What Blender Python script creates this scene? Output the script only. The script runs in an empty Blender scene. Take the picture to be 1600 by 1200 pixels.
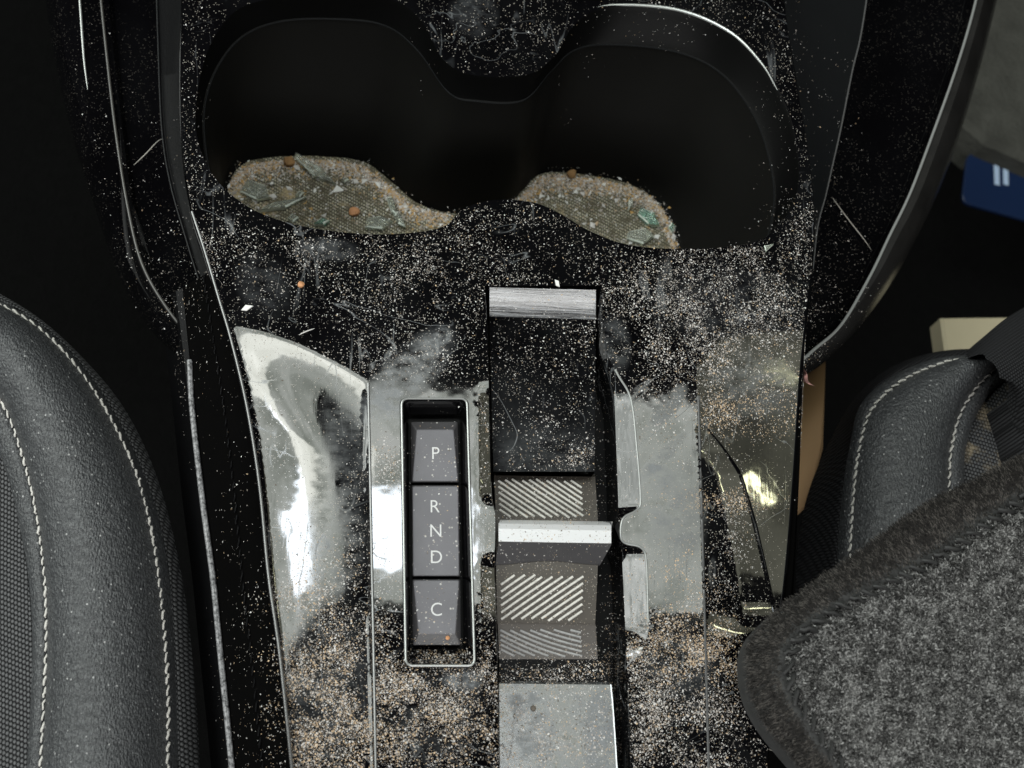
import bpy, math, random
import numpy as np
from mathutils import Vector, Matrix, noise
from mathutils.bvhtree import BVHTree
from mathutils.geometry import delaunay_2d_cdt

random.seed(7); rng = np.random.default_rng(11)
S = bpy.context.scene
COL = S.collection

# ------------------------------------------------------------------ camera
F = 2100.0; DIST = 0.42
Zc = Vector((250, 764, 2100)).normalized()           # world up seen from the camera (nadir lies low left of centre)
Xc = (Vector((1, 0, 0)) - Vector((1, 0, 0)).dot(Zc) * Zc).normalized()
Yc = Zc.cross(Xc)
R3 = Matrix((Xc, Yc, Zc))
CAM = -(R3 @ Vector((0, 0, -1))) * DIST
cd = bpy.data.cameras.new('camera'); cam = bpy.data.objects.new('camera', cd); COL.objects.link(cam)
cam.matrix_world = Matrix.Translation(CAM) @ R3.to_4x4()
cd.sensor_width = 36; cd.lens = 36 * F / 1600; cd.clip_start = 0.01; cd.clip_end = 50
cd.dof.use_dof = True; cd.dof.focus_distance = 0.425; cd.dof.aperture_fstop = 16
S.camera = cam
S.view_settings.view_transform = 'Standard'; S.view_settings.look = 'None'
S.view_settings.exposure = 0; S.view_settings.gamma = 1

# ------------------------------------------------------------------ light
w = bpy.data.worlds.new('World'); S.world = w; w.use_nodes = True
bg = w.node_tree.nodes['Background']; bg.inputs[0].default_value = (0.95, 0.96, 1, 1); bg.inputs[1].default_value = 0.012

def ray(px, py):
    return R3 @ Vector((px - 800, -(py - 600), -F)).normalized()
def P(px, py, z=0.0):
    d = ray(px, py); return CAM + d * ((z - CAM.z) / d.z)
R3T = R3.transposed()
def proj(v):
    c = R3T @ (Vector(v) - CAM); return 800 + F * c.x / -c.z, 600 - F * c.y / -c.z

def area(name, loc, target, sx, sy, radiance, color=(1, 1, 1)):
    l = bpy.data.lights.new(name, 'AREA'); l.shape = 'RECTANGLE'; l.size = sx; l.size_y = sy
    l.energy = radiance * math.pi * sx * sy; l.color = color
    o = bpy.data.objects.new(name, l); COL.objects.link(o); o.location = loc
    o.rotation_euler = (Vector(target) - Vector(loc)).to_track_quat('-Z', 'Y').to_euler()
    return o
def mirror_pt(px, py, H):                            # where the flat deck mirrors the room at height H
    p = P(px, py, 0); d = ray(px, py); d.z = -d.z; return p + d * (H / d.z)
def window(name, x0, y0, x1, y1, H, radiance, color):
    a, b, c, d = mirror_pt(x0, y0, H), mirror_pt(x1, y0, H), mirror_pt(x1, y1, H), mirror_pt(x0, y1, H)
    ctr = (a + b + c + d) / 4; sx = ((b - a).length + (c - d).length) / 2; sy = ((a - d).length + (b - c).length) / 2
    l = area(name, ctr, ctr + Vector((0, 0, -1)), sx, sy, radiance, color)
    l.rotation_euler = (0, 0, 0); return l
def outside(o, scale, lo, hi, ca, cb, stretch=(1, 1, 1), seed=0.0):
    """the view through a window is uneven: sky, foliage, pillars"""
    d = o.data; d.use_nodes = True; t = d.node_tree; e = t.nodes['Emission']
    g = t.nodes.new('ShaderNodeNewGeometry'); m = t.nodes.new('ShaderNodeMapping'); m.inputs['Scale'].default_value = stretch; m.inputs['Location'].default_value = (seed, seed, 0)
    n = t.nodes.new('ShaderNodeTexNoise'); n.inputs['Scale'].default_value = scale; n.inputs['Detail'].default_value = 5; n.inputs['Roughness'].default_value = .55
    t.links.new(g.outputs['Parametric'], m.inputs[0]); t.links.new(m.outputs[0], n.inputs['Vector'])
    mr = t.nodes.new('ShaderNodeMapRange'); mr.inputs['From Min'].default_value = .36; mr.inputs['From Max'].default_value = .64; mr.inputs['To Min'].default_value = lo; mr.inputs['To Max'].default_value = hi
    t.links.new(n.outputs['Fac'], mr.inputs['Value']); t.links.new(mr.outputs[0], e.inputs['Strength'])
    mx = t.nodes.new('ShaderNodeMix'); mx.data_type = 'RGBA'; mx.inputs[6].default_value = (*ca, 1); mx.inputs[7].default_value = (*cb, 1)
    t.links.new(n.outputs['Fac'], mx.inputs[0]); t.links.new(mx.outputs[2], e.inputs['Color']); return o
outside(window('overhead_window_light', 300, 600, 1108, 985, 0.75, 6.0, (1, 1, 1)), 5.0, .66, 1.35, (0.86, 0.98, 0.80), (1.0, 0.99, 1.0), (2.2, 1, 1), 2.3)
outside(window('scoop_reflection_light', 320, 690, 572, 800, 0.73, 10, (1, 1, 1)), 1.2, .8, 1.2, (1, 1, .88), (1, 1, .95))  # added lamp, placed so the left scoop reflects a cream patch
outside(window('bright_window_light', 562, 775, 740, 925, 0.74, 26, (0.92, 0.95, 1.0)), 3, .7, 1.3, (.8, .9, 1), (1, 1, 1))
outside(window('far_window_light', 1125, 560, 1470, 960, 0.75, 1.3, (1.0, 1.0, 0.85)), 2, .4, 1.5, (1, 1, .8), (1, 1, 1))
rl = window('glint_light', 1334, 735, 1352, 800, 0.74, 40, (1.0, 1.0, 0.62)); rl.rotation_euler = (0, 0, .55)  # small added lamp, turned to put a yellow glint on the right scoop
outside(area('rear_window_light', (0.10, -1.0, 0.78), (0, 0, 0), 0.9, 0.42, 10.0, (1, 0.985, 1.0)), 4, .5, 1.5, (.96, 1, .93), (1, 1, 1), (1, 2.5, 1))
outside(area('side_window_light', (-0.92, 0.33, 0.70), (0, 0, 0), 0.95, 0.75, 6.5, (1, 1, 1)), 5, .35, 1.6, (.88, 1, .88), (1, .99, 1), (1, 1, 1), 5)

# ------------------------------------------------------------------ helpers
def empty(name, loc=(0, 0, 0)):
    o = bpy.data.objects.new(name, None); COL.objects.link(o); o.location = loc; o.empty_display_size = .01; return o
def tag(o, label=None, cat=None, group=None, kind=None):
    if label: o['label'] = label
    if cat: o['category'] = cat
    if group: o['group'] = group
    if kind: o['kind'] = kind
    return o
def origin(o):
    p = Vector((0, 0, 0))
    while o is not None: p += o.location; o = o.parent
    return p
SOLID = []                                           # triangles that dust can land on
def build(name, V, Fc, mat, parent=None, loc=None, smooth=True, angle=35, solid=False, mats=None, midx=None):
    base = origin(parent) if parent else Vector((0, 0, 0))
    off = Vector(loc) if loc is not None else Vector((0, 0, 0))
    o_ = base + off
    me = bpy.data.meshes.new(name)
    arr = np.array([tuple(v) for v in V], dtype=float) - np.array(tuple(o_))
    me.from_pydata(arr.tolist(), [], [tuple(f) for f in Fc]); me.update()
    for m in (mats or [mat]): me.materials.append(m)
    if midx is not None: me.polygons.foreach_set('material_index', np.array(midx, dtype=np.int32))
    if smooth:
        me.shade_smooth(); me.set_sharp_from_angle(angle=math.radians(angle))
    ob = bpy.data.objects.new(name, me); COL.objects.link(ob); ob.parent = parent; ob.location = off
    if solid: SOLID.append((list(map(Vector, V)), [tuple(f) for f in Fc]))
    return ob

def cr(pts, n, closed=False):
    """Catmull-Rom through pts (any dimension), n samples by arc length"""
    A = np.array([tuple(p) for p in pts], float); m = len(A)
    if closed: B = np.vstack([A[-1], A, A[0], A[1]]); segs = m
    else: B = np.vstack([2 * A[0] - A[1], A, 2 * A[-1] - A[-2]]); segs = m - 1
    out = []
    for i in range(segs):
        p0, p1, p2, p3 = B[i], B[i + 1], B[i + 2], B[i + 3]
        for k in range(24):
            t = k / 24
            out.append(.5 * ((2 * p1) + (-p0 + p2) * t + (2 * p0 - 5 * p1 + 4 * p2 - p3) * t * t + (-p0 + 3 * p1 - 3 * p2 + p3) * t ** 3))
    out.append(A[0] if closed else A[-1]); out = np.array(out)
    L = np.concatenate([[0], np.cumsum(np.linalg.norm(np.diff(out, axis=0), axis=1))])
    s = np.linspace(0, L[-1], n + 1 if closed else n)
    if closed: s = s[:-1]
    return np.stack([np.interp(s, L, out[:, j]) for j in range(out.shape[1])], 1)
def cr_u(pts, per, closed=True):
    """Catmull-Rom, fixed samples per control point (keeps correspondence)"""
    A = np.array([tuple(p) for p in pts], float); m = len(A); out = []
    for i in range(m):
        p0, p1, p2, p3 = A[(i - 1) % m], A[i], A[(i + 1) % m], A[(i + 2) % m]
        for k in range(per):
            t = k / per
            out.append(.5 * ((2 * p1) + (-p0 + p2) * t + (2 * p0 - 5 * p1 + 4 * p2 - p3) * t * t + (-p0 + 3 * p1 - 3 * p2 + p3) * t ** 3))
    return np.array(out)
def loft(rows, closed=False):
    V = []; Fc = []; n = len(rows[0])
    for r in rows: V += [tuple(p) for p in r]
    for i in range(len(rows) - 1):
        for j in range(n if closed else n - 1):
            k = (j + 1) % n
            Fc.append((i * n + j, i * n + k, (i + 1) * n + k, (i + 1) * n + j))
    return V, Fc
def flip(Fc): return [tuple(reversed(f)) for f in Fc]
def pxcurve(pts, n, z, closed=False):
    """pts in picture measure -> 3D; z constant or per point as third entry"""
    if len(pts[0]) == 2: pts = [(a, b, z) for a, b in pts]
    c = cr(pts, n, closed); return [P(a, b, q) for a, b, q in c]
def between(c0, c1, m, prof=None):
    """m-1 intermediate rows, prof(t) adds z"""
    rows = []
    for i in range(m):
        t = i / m; rows.append([Vector(a).lerp(Vector(b), t) + Vector((0, 0, prof(t) if prof else 0)) for a, b in zip(c0, c1)])
    return rows
def tube(path, r, seg=8, closed=False, taper=False):
    V = []; Fc = []; n = len(path); path = [Vector(p) for p in path]
    for i, p in enumerate(path):
        a = path[(i - 1) % n] if (closed or i) else path[i]; b = path[(i + 1) % n] if (closed or i < n - 1) else path[i]
        t = (b - a).normalized(); s = t.cross(Vector((0, 0, 1))); s = s.normalized() if s.length > 1e-6 else Vector((1, 0, 0)); u = s.cross(t)
        rr = r * (1 if not taper else max(.15, math.sin(math.pi * (i + .5) / n) ** .5))
        for k in range(seg):
            q = 2 * math.pi * k / seg; V.append(p + (s * math.cos(q) + u * math.sin(q)) * rr)
    for i in range(n if closed else n - 1):
        j = (i + 1) % n
        for k in range(seg):
            l = (k + 1) % seg; Fc.append((i * seg + k, i * seg + l, j * seg + l, j * seg + k))
    if not closed:
        Fc.append(tuple(range(seg))[::-1]); Fc.append(tuple((n - 1) * seg + k for k in range(seg)))
    return V, flip(Fc)
def prism(poly, z0, z1, ch=0.0):
    """poly: xy world points (ccw), bottom z0 to top z1 with chamfer ch"""
    n = len(poly); c = sum((Vector((p[0], p[1])) for p in poly), Vector((0, 0))) / n
    V = [(p[0], p[1], z0) for p in poly] + [(p[0], p[1], z1 - ch) for p in poly]
    for p in poly:
        d = (c - Vector((p[0], p[1]))); d = d.normalized() * ch * 1.2 if d.length else d
        V.append((p[0] + d.x, p[1] + d.y, z1))
    Fc = [tuple(range(2 * n, 3 * n)), tuple(range(n))[::-1]]
    for l in range(2):
        for i in range(n):
            j = (i + 1) % n; Fc.append((l * n + i, l * n + j, (l + 1) * n + j, (l + 1) * n + i))
    return V, Fc
def join(parts):
    V = []; Fc = []
    for v, f in parts:
        o = len(V); V += [tuple(p) for p in v]; Fc += [tuple(i + o for i in q) for q in f]
    return V, Fc
def ss(a, b, x):
    t = max(0, min(1, (x - a) / (b - a))); return t * t * (3 - 2 * t)
def lin(xs, ys): return lambda v: float(np.interp(v, xs, ys))
def in_poly(poly, x, y):
    """vectorised point in polygon"""
    x = np.asarray(x); y = np.asarray(y); c = np.zeros(x.shape, bool); n = len(poly); j = n - 1
    for i in range(n):
        xi, yi = poly[i]; xj, yj = poly[j]
        if yi != yj:
            m = ((yi > y) != (yj > y)) & (x < (xj - xi) * (y - yi) / (yj - yi) + xi); c ^= m
        j = i
    return c

# ------------------------------------------------------------------ materials
class NT:
    def __init__(s, name):
        s.m = bpy.data.materials.new(name); s.m.use_nodes = True; s.t = s.m.node_tree; s.n = s.t.nodes
        s.b = s.n['Principled BSDF']; s.co = s.n.new('ShaderNodeTexCoord').outputs['Object']
    def L(s, a, b): s.t.links.new(a, b)
    def val(s, sock, v):
        if hasattr(v, 'is_output') or hasattr(v, 'links'): s.L(v, sock)
        else: sock.default_value = v
    def noise(s, scale, detail=4, rough=.5, co=None, dist=0, sc=None):
        n = s.n.new('ShaderNodeTexNoise'); n.inputs['Scale'].default_value = scale; n.inputs['Detail'].default_value = detail
        n.inputs['Roughness'].default_value = rough; n.inputs['Distortion'].default_value = dist
        s.L(s.mapping(sc=sc, co=co) if sc else (co or s.co), n.inputs['Vector']); return n.outputs['Fac']
    def vor(s, scale, co=None, feature='F1', out='Distance', rand=1):
        n = s.n.new('ShaderNodeTexVoronoi'); n.feature = feature; n.inputs['Scale'].default_value = scale; n.inputs['Randomness'].default_value = rand
        s.L(co or s.co, n.inputs['Vector']); return n.outputs[out]
    def mapping(s, loc=(0, 0, 0), rot=0, sc=(1, 1, 1), co=None, typ='TEXTURE'):
        n = s.n.new('ShaderNodeMapping'); n.vector_type = typ if sc is not None and loc != (0, 0, 0) else 'POINT'
        n.inputs['Location'].default_value = loc; n.inputs['Rotation'].default_value = (0, 0, rot); n.inputs['Scale'].default_value = sc
        s.L(co or s.co, n.inputs['Vector']); return n.outputs[0]
    def ramp(s, v, pts):
        n = s.n.new('ShaderNodeValToRGB'); e = n.color_ramp.elements
        while len(e) < len(pts): e.new(.5)
        for q, (p, c) in zip(e, pts):
            q.position = p; q.color = (c, c, c, 1) if isinstance(c, (int, float)) else (*c, 1)
        s.L(v, n.inputs[0]); return n.outputs[0]
    def math(s, op, a, b=0.0):
        n = s.n.new('ShaderNodeMath'); n.operation = op; n.use_clamp = False; s.val(n.inputs[0], a); s.val(n.inputs[1], b); return n.outputs[0]
    def mix(s, f, a, b):
        n = s.n.new('ShaderNodeMix'); n.data_type = 'RGBA'; s.val(n.inputs[0], f)
        for k, v in ((6, a), (7, b)):
            s.val(n.inputs[k], (*v, 1) if isinstance(v, tuple) and len(v) == 3 else v)
        return n.outputs[2]
    def bump(s, h, dist, strength=1, prev=None):
        n = s.n.new('ShaderNodeBump'); n.inputs['Distance'].default_value = dist; n.inputs['Strength'].default_value = strength; s.L(h, n.inputs['Height'])
        if prev: s.L(prev, n.inputs['Normal'])
        return n.outputs[0]
    def spot(s, px, py, rx, ry, rot=0, z=0, soft=1):
        """stain of its own shape at a place on the panel"""
        p = P(px, py, z); k = DIST / F
        m = s.mapping(loc=tuple(p), rot=rot, sc=(rx * k, ry * k, .05))
        g = s.n.new('ShaderNodeTexGradient'); g.gradient_type = 'SPHERICAL'; s.L(m, g.inputs[0])
        return g.outputs['Fac']
def simple(name, col, rough=.5, metal=0, spec=.5, nz=None, bumpd=None, bscale=300, coat=0):
    t = NT(name); b = t.b
    b.inputs['Roughness'].default_value = rough; b.inputs['Metallic'].default_value = metal; b.inputs['Specular IOR Level'].default_value = spec
    if coat: b.inputs['Coat Weight'].default_value = coat
    if nz: t.L(t.mix(t.noise(nz[0], 5), tuple(c * nz[1] for c in col), tuple(min(1, c * nz[2]) for c in col)), b.inputs['Base Color'])
    else: b.inputs['Base Color'].default_value = (*col, 1)
    if bumpd: t.L(t.bump(t.noise(bscale, 4), bumpd), b.inputs['Normal'])
    return t.m

def gloss_mat(name, film=.5, specks=.6, smears=(), wave=.00014, wsc=(1, 1, 1), scratchy=.5):
    t = NT(name); b = t.b
    big = t.noise(22, 5, .6); streak = t.noise(55, 6, .62, sc=(1, .22, 1)); fine = t.noise(900, 3)
    f = t.ramp(t.math('MULTIPLY', big, t.math('ADD', streak, .45)), [(.36, 0), (.72, 1)])
    f = t.math('MULTIPLY', f, film)
    for (px, py, rx, ry, rot, amt) in smears:
        g = t.spot(px, py, rx, ry, rot)
        nn = t.ramp(t.noise(160, 6, .65, sc=(1, 1.6, 1)), [(.34, 0), (.66, 1)])
        g = t.math('MULTIPLY', t.ramp(g, [(.03, 0), (.5, 1)]), t.math('MULTIPLY', nn, amt))
        f = t.math('ADD', f, g)
    # wiped grease lines and hairline scratches
    ln = t.math('ABSOLUTE', t.math('SUBTRACT', t.noise(16, 3, .5, dist=2.2, sc=(1, 1.5, 1)), .5)); ln = t.math('MULTIPLY', t.ramp(ln, [(.0, 1), (.007, 0)]), t.ramp(t.noise(30, 2), [(.48, 0), (.6, scratchy)]))
    l2 = t.math('ABSOLUTE', t.math('SUBTRACT', t.noise(60, 2, .5, dist=.8, sc=(1.4, .25, 1)), .5)); l2 = t.math('MULTIPLY', t.ramp(l2, [(.0, 1), (.010, 0)]), t.ramp(t.noise(45, 2), [(.5, 0), (.62, scratchy * .7)]))
    f = t.math('ADD', f, t.math('ADD', ln, l2))
    # fine grit too small to model
    v = t.vor(1500); cell = t.vor(1500, out='Color')
    sp = t.math('MULTIPLY', t.ramp(v, [(.16, 1), (.30, 0)]), t.ramp(cell, [(.55, 0), (.62, 1)]))
    sp = t.math('MULTIPLY', sp, t.math('MULTIPLY', t.ramp(t.noise(45, 4, .7), [(.38, 0), (.6, 1)]), specks))
    col = t.mix(f, (.0012, .0011, .0015), (.17, .18, .19)); col = t.mix(sp, col, (.42, .38, .33))
    t.L(col, b.inputs['Base Color'])
    ro = t.math('ADD', t.math('MULTIPLY', f, .55), .035); ro = t.math('ADD', ro, t.math('MULTIPLY', sp, .6))
    t.L(ro, b.inputs['Roughness'])
    b.inputs['Specular IOR Level'].default_value = .62
    h = t.noise(26, 4, .55, sc=wsc)
    n1 = t.bump(h, wave); scr = t.noise(500, 3, .6, sc=(1, .05, 1))
    t.L(t.bump(scr, .000006, 1, n1), b.inputs['Normal'])
    return t.m
SM = [(640, 580, 110, 45, .85, .55), (692, 524, 18, 18, 0, .5), (600, 640, 45, 40, 0, .5), (410, 445, 45, 70, .5, .16), (725, 1062, 34, 22, 0, .5),
      (1040, 640, 60, 18, .9, .6), (1030, 720, 70, 14, .8, .6), (1050, 800, 60, 110, 0, .5), (540, 700, 50, 120, .1, .28), (520, 850, 60, 100, 0, .35),
      (500, 1070, 110, 150, 0, .16), (680, 1120, 90, 80, 0, .14), (1060, 1040, 80, 80, 0, .18), (1140, 480, 150, 90, 0, .12),
      (510, 390, 60, 25, 0, .3), (740, 20, 50, 60, 0, .2), (960, 540, 30, 60, 0, .25), (1180, 600, 90, 70, 0, .4)]
M_gloss = gloss_mat('gloss_black_dusty', .022, .9, SM)
M_gloss2 = gloss_mat('gloss_black_wing', .008, .22, scratchy=.0)
M_slot = gloss_mat('gloss_black_slide', .08, .5, [(850, 700, 110, 60, 0, .15)])
M_cham = gloss_mat('gloss_chamfer', .05, .5, (), .0005, (2.2, .5, 1), .9)
M_clean = simple('gloss_black_edge', (.0015, .0015, .0018), .07, spec=.6)
M_smoke = gloss_mat('scuffed_gloss_tray', .5, .9, [(850, 1150, 200, 200, 0, .35), (835, 1120, 40, 110, .1, .5), (950, 1150, 30, 90, 0, 1.0)], .0002, (1, .6, 1), .9)
M_line = simple('satin_rim', (.62, .64, .66), .3, metal=.6)
M_rim = simple('dark_gloss_rim', (.0025, .0025, .0025), .42, spec=.05)
M_satin = simple('satin_metal', (.72, .72, .73), .36, metal=.35, bumpd=.00003, bscale=2500)
M_lining = simple('matt_rubber_lining', (.0042, .0041, .0037), .6, spec=.10, nz=(25, .6, 1.5), bumpd=.00004, bscale=2500)
M_plastic = simple('grained_black_plastic', (.0022, .0022, .0026), .5, spec=.10, nz=(400, .6, 1.8), bumpd=.00008, bscale=1800)
M_grey_strip = simple('dark_grey_satin_plastic', (.0055, .0060, .0066), .42, spec=.16, nz=(60, .8, 1.25), bumpd=.00002, bscale=2500)
M_deep = simple('deep_black', (.004, .004, .004), .7, spec=.2)
def speckled(name, col, rough, amount, spscale=900, spcol=(.5, .48, .45), bump=.00005, spec=.4):
    t = NT(name); b = t.b
    v = t.vor(spscale); c = t.vor(spscale, out='Color')
    sp = t.math('MULTIPLY', t.ramp(v, [(.12, 1), (.25, 0)]), t.ramp(c, [(1 - amount, 0), (1 - amount + .04, 1)]))
    base = t.mix(t.noise(80, 6), tuple(x * .75 for x in col), tuple(x * 1.3 for x in col))
    t.L(t.mix(sp, base, spcol), b.inputs['Base Color']); b.inputs['Roughness'].default_value = rough; b.inputs['Specular IOR Level'].default_value = spec
    t.L(t.bump(t.noise(2200, 3), bump), b.inputs['Normal']); return t.m
M_btn = speckled('grey_button_rubber', (.125, .122, .134), .5, .35, 700)
M_btn_side = speckled('button_skirt', (.055, .053, .056), .4, .3, 800)
M_pad = speckled('dusty_pad_plastic', (.060, .052, .044), .5, .6, 1400, (.30, .26, .21))
M_rib = simple('rubber_rib', (.62, .60, .56), .35, nz=(900, .45, 1.3))
M_rib_dark = simple('rubber_rib_dark', (.30, .30, .30), .4, nz=(700, .5, 1.6))
M_letter = simple('white_marking', (.58, .58, .58), .5)
M_felt = speckled('felt_strip', (.0016, .0015, .0015), .95, .14, 1500, (.09, .08, .072), spec=.03)

def scratch():
    t = NT('scratched_gloss'); b = t.b; n = t.noise(700, 5, .7, sc=(.06, 1.6, 1), dist=.6)
    t.L(t.mix(t.ramp(n, [(.45, 0), (.75, 1)]), (.02, .02, .022), (.35, .36, .38)), b.inputs['Base Color']); t.L(t.math('ADD', t.math('MULTIPLY', n, .3), .02), b.inputs['Roughness'])
    b.inputs['Specular IOR Level'].default_value = .7; t.L(t.bump(n, .00006), b.inputs['Normal']); return t.m
M_scratch = scratch()
M_rail = simple('gloss_rail_reflection', (.012, .0115, .011), .24, spec=.7, nz=(70, .5, 2.2), bumpd=.0002, bscale=40)  # grey mottling and bumps stand in for reflection stripes on the rail
M_dim2 = simple('glint_edge', (.40, .41, .40), .3, metal=.5)  # bezel chrome, and pale colour standing in for glints on black edges
M_dim = simple('dim_edge_highlight', (.05, .047, .043), .35, metal=.0)  # grey stands in for the faint highlight along the left wing
M_edge = simple('edge_highlight', (.16, .16, .16), .2, metal=.5)  # lightened colour stands in for highlights on black edges
def leather():
    t = NT('charcoal_leather'); b = t.b
    v = t.vor(1150, co=t.mapping(sc=(1.5, .8, 1), co=None)); wr = t.noise(330, 5, .62, sc=(.55, 1.2, 1), dist=.8); 
    sp = t.math('MULTIPLY', t.ramp(t.vor(480), [(.10, 1), (.18, 0)]), t.ramp(t.vor(480, out='Color'), [(.50, 0), (.56, 1)]))
    c = t.mix(t.noise(30, 6, .65), (.030, .031, .033), (.052, .054, .058)); c = t.mix(t.ramp(t.noise(1300, 3, .6), [(.46, 0), (.72, 1)]), c, (.10, .104, .108))
    t.L(t.mix(sp, c, (.34, .34, .34)), b.inputs['Base Color'])
    b.inputs['Roughness'].default_value = .44; b.inputs['Specular IOR Level'].default_value = .55
    t.L(t.bump(wr, .00085, 1, t.bump(v, .00030)), b.inputs['Normal']); return t.m
def weave(name, a, bcol, sc=.0011, rot=.3):
    t = NT(name); b = t.b
    m = t.mapping(rot=rot, sc=(1 / sc, 1 / sc * .8, 1 / sc)); s = t.n.new('ShaderNodeSeparateXYZ'); t.L(m, s.inputs[0])
    row = t.math('FLOOR', s.outputs[1]); x = t.math('ADD', s.outputs[0], t.math('MULTIPLY', row, .5))
    hx = t.math('ABSOLUTE', t.math('SUBTRACT', t.math('FRACT', x), .5)); hy = t.math('ABSOLUTE', t.math('SUBTRACT', t.math('FRACT', s.outputs[1]), .5))
    h = t.math('SUBTRACT', 1, t.math('MULTIPLY', t.math('ADD', t.math('MULTIPLY', hx, hx), t.math('MULTIPLY', hy, hy)), 2.6))
    n = t.noise(1500, 3); h2 = t.math('MULTIPLY', h, t.math('ADD', n, .5))
    t.L(t.mix(t.ramp(h2, [(.35, 0), (.95, 1)]), a, bcol), b.inputs['Base Color']); b.inputs['Roughness'].default_value = .85; b.inputs['Specular IOR Level'].default_value = .25
    t.L(t.bump(h2, .0005), b.inputs['Normal']); return t.m
M_leather = leather()
M_fabric = weave('woven_seat_fabric', (.012, .012, .013), (.13, .132, .136))
M_fabric_dk = weave('dark_knit_fabric', (.006, .006, .007), (.034, .034, .037), .0009, -.5)
M_fabric_st = weave('woven_seat_fabric_stained', (.012, .012, .013), (.085, .087, .09))
M_thread = simple('pale_thread', (.62, .60, .56), .7, nz=(1500, .6, 1.2))
M_dkthread = simple('black_thread', (.012, .012, .012), .6)
M_cupmat = weave('sandy_woven_cup_mat', (.022, .020, .014), (.52, .49, .37), .0010, .4)
def dirty(m):
    nt = m.node_tree; b = nt.nodes['Principled BSDF']; l = b.inputs['Base Color'].links[0].from_socket
    t = NT.__new__(NT); t.m = m; t.t = nt; t.n = nt.nodes; t.b = b; t.co = [n for n in nt.nodes if n.type == 'TEX_COORD'][0].outputs['Object']
    a = t.mix(t.ramp(t.noise(260, 6, .75), [(.42, 0), (.6, 1)]), l, (.12, .105, .07)); a = t.mix(t.ramp(t.noise(90, 5, .7), [(.56, 0), (.70, 1)]), a, (.50, .40, .24))
    t.L(a, b.inputs['Base Color'])
dirty(M_cupmat)
M_carpet = simple('dark_carpet', (.0010, .0010, .0010), .95, spec=.1, nz=(200, .4, 2), bumpd=.001, bscale=500)
M_carpet_grey = simple('grey_felt_carpet', (.050, .050, .044), .95, spec=.1, nz=(60, .45, 1.6), bumpd=.001, bscale=400)
M_card = simple('tan_cardboard', (.40, .25, .13), .8, spec=.2, nz=(30, .9, 1.1))
M_cream = simple('cream_board', (.62, .55, .38), .7, spec=.2, nz=(30, .9, 1.1))
M_blue = simple('blue_card', (.003, .013, .048), .4)
M_white = simple('white_print', (.35, .45, .6), .5)
M_pink = simple('pinkish_paper', (.5, .27, .24), .7, nz=(400, .6, 1.2))
dustm = [simple('dust_pale', (.60, .575, .56), .9), simple('dust_beige', (.40, .36, .33), .9), simple('dust_tan', (.52, .38, .25), .9),
         simple('dust_dark', (.13, .11, .09), .9), simple('dust_white', (.75, .74, .72), .6), simple('sand_gold', (.50, .31, .11), .85)]
def glass(name, col):
    t = NT(name); b = t.b; b.inputs['Base Color'].default_value = (*col, 1); b.inputs['Roughness'].default_value = .08
    b.inputs['Transmission Weight'].default_value = .85; b.inputs['IOR'].default_value = 1.5
    t.L(t.bump(t.noise(350, 3), .0004), b.inputs['Normal']); return t.m
M_glass = glass('clear_broken_glass', (.88, .92, .84)); M_glass_g = glass('green_edge_glass', (.60, .88, .76))
M_gedge = simple('broken_edge_glint', (.80, .86, .78), .2, spec=.8)  # pale colour stands in for glints on the shard edges
M_orange = simple('orange_crumb', (.58, .28, .13), .7, nz=(500, .7, 1.1)); M_brown = simple('brown_crumb', (.30, .17, .07), .9, nz=(500, .5, 1.4))
def fib(name, a, b_, spec=.3):
    t = NT(name); t.L(t.mix(t.ramp(t.noise(1200, 2), [(.35, 0), (.7, 1)]), a, b_), t.b.inputs['Base Color']); t.b.inputs['Roughness'].default_value = .75; t.b.inputs['Specular IOR Level'].default_value = spec; return t.m
M_pile = [fib('pile_grey', (.042, .041, .040), (.125, .122, .12)), fib('pile_light', (.13, .128, .125), (.34, .335, .33)), fib('pile_dark', (.008, .008, .008), (.03, .029, .028))]
M_bind = [fib('binding_black', (.006, .005, .0045), (.024, .021, .019)), fib('binding_sheen', (.036, .032, .029), (.10, .09, .082))]
M_matbase = simple('mat_backing', (.022, .022, .022), .9, nz=(300, .5, 2))

# ------------------------------------------------------------------ setting
V, Fc = loft([[(-1.5 + 3 * i / 20, -1.2 + 3 * j / 20, -.30 + .004 * math.sin(i * 1.7 + j)) for i in range(21)] for j in range(21)])
tag(build('floor', V, Fc, M_carpet), 'dark car floor carpet beneath the console and seats', 'floor', kind='structure')

# ------------------------------------------------------------------ centre console
con = empty('centre_console')
tag(con, 'dusty glossy black centre console with cup holders, gear buttons and selector slot', 'car console')

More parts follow.
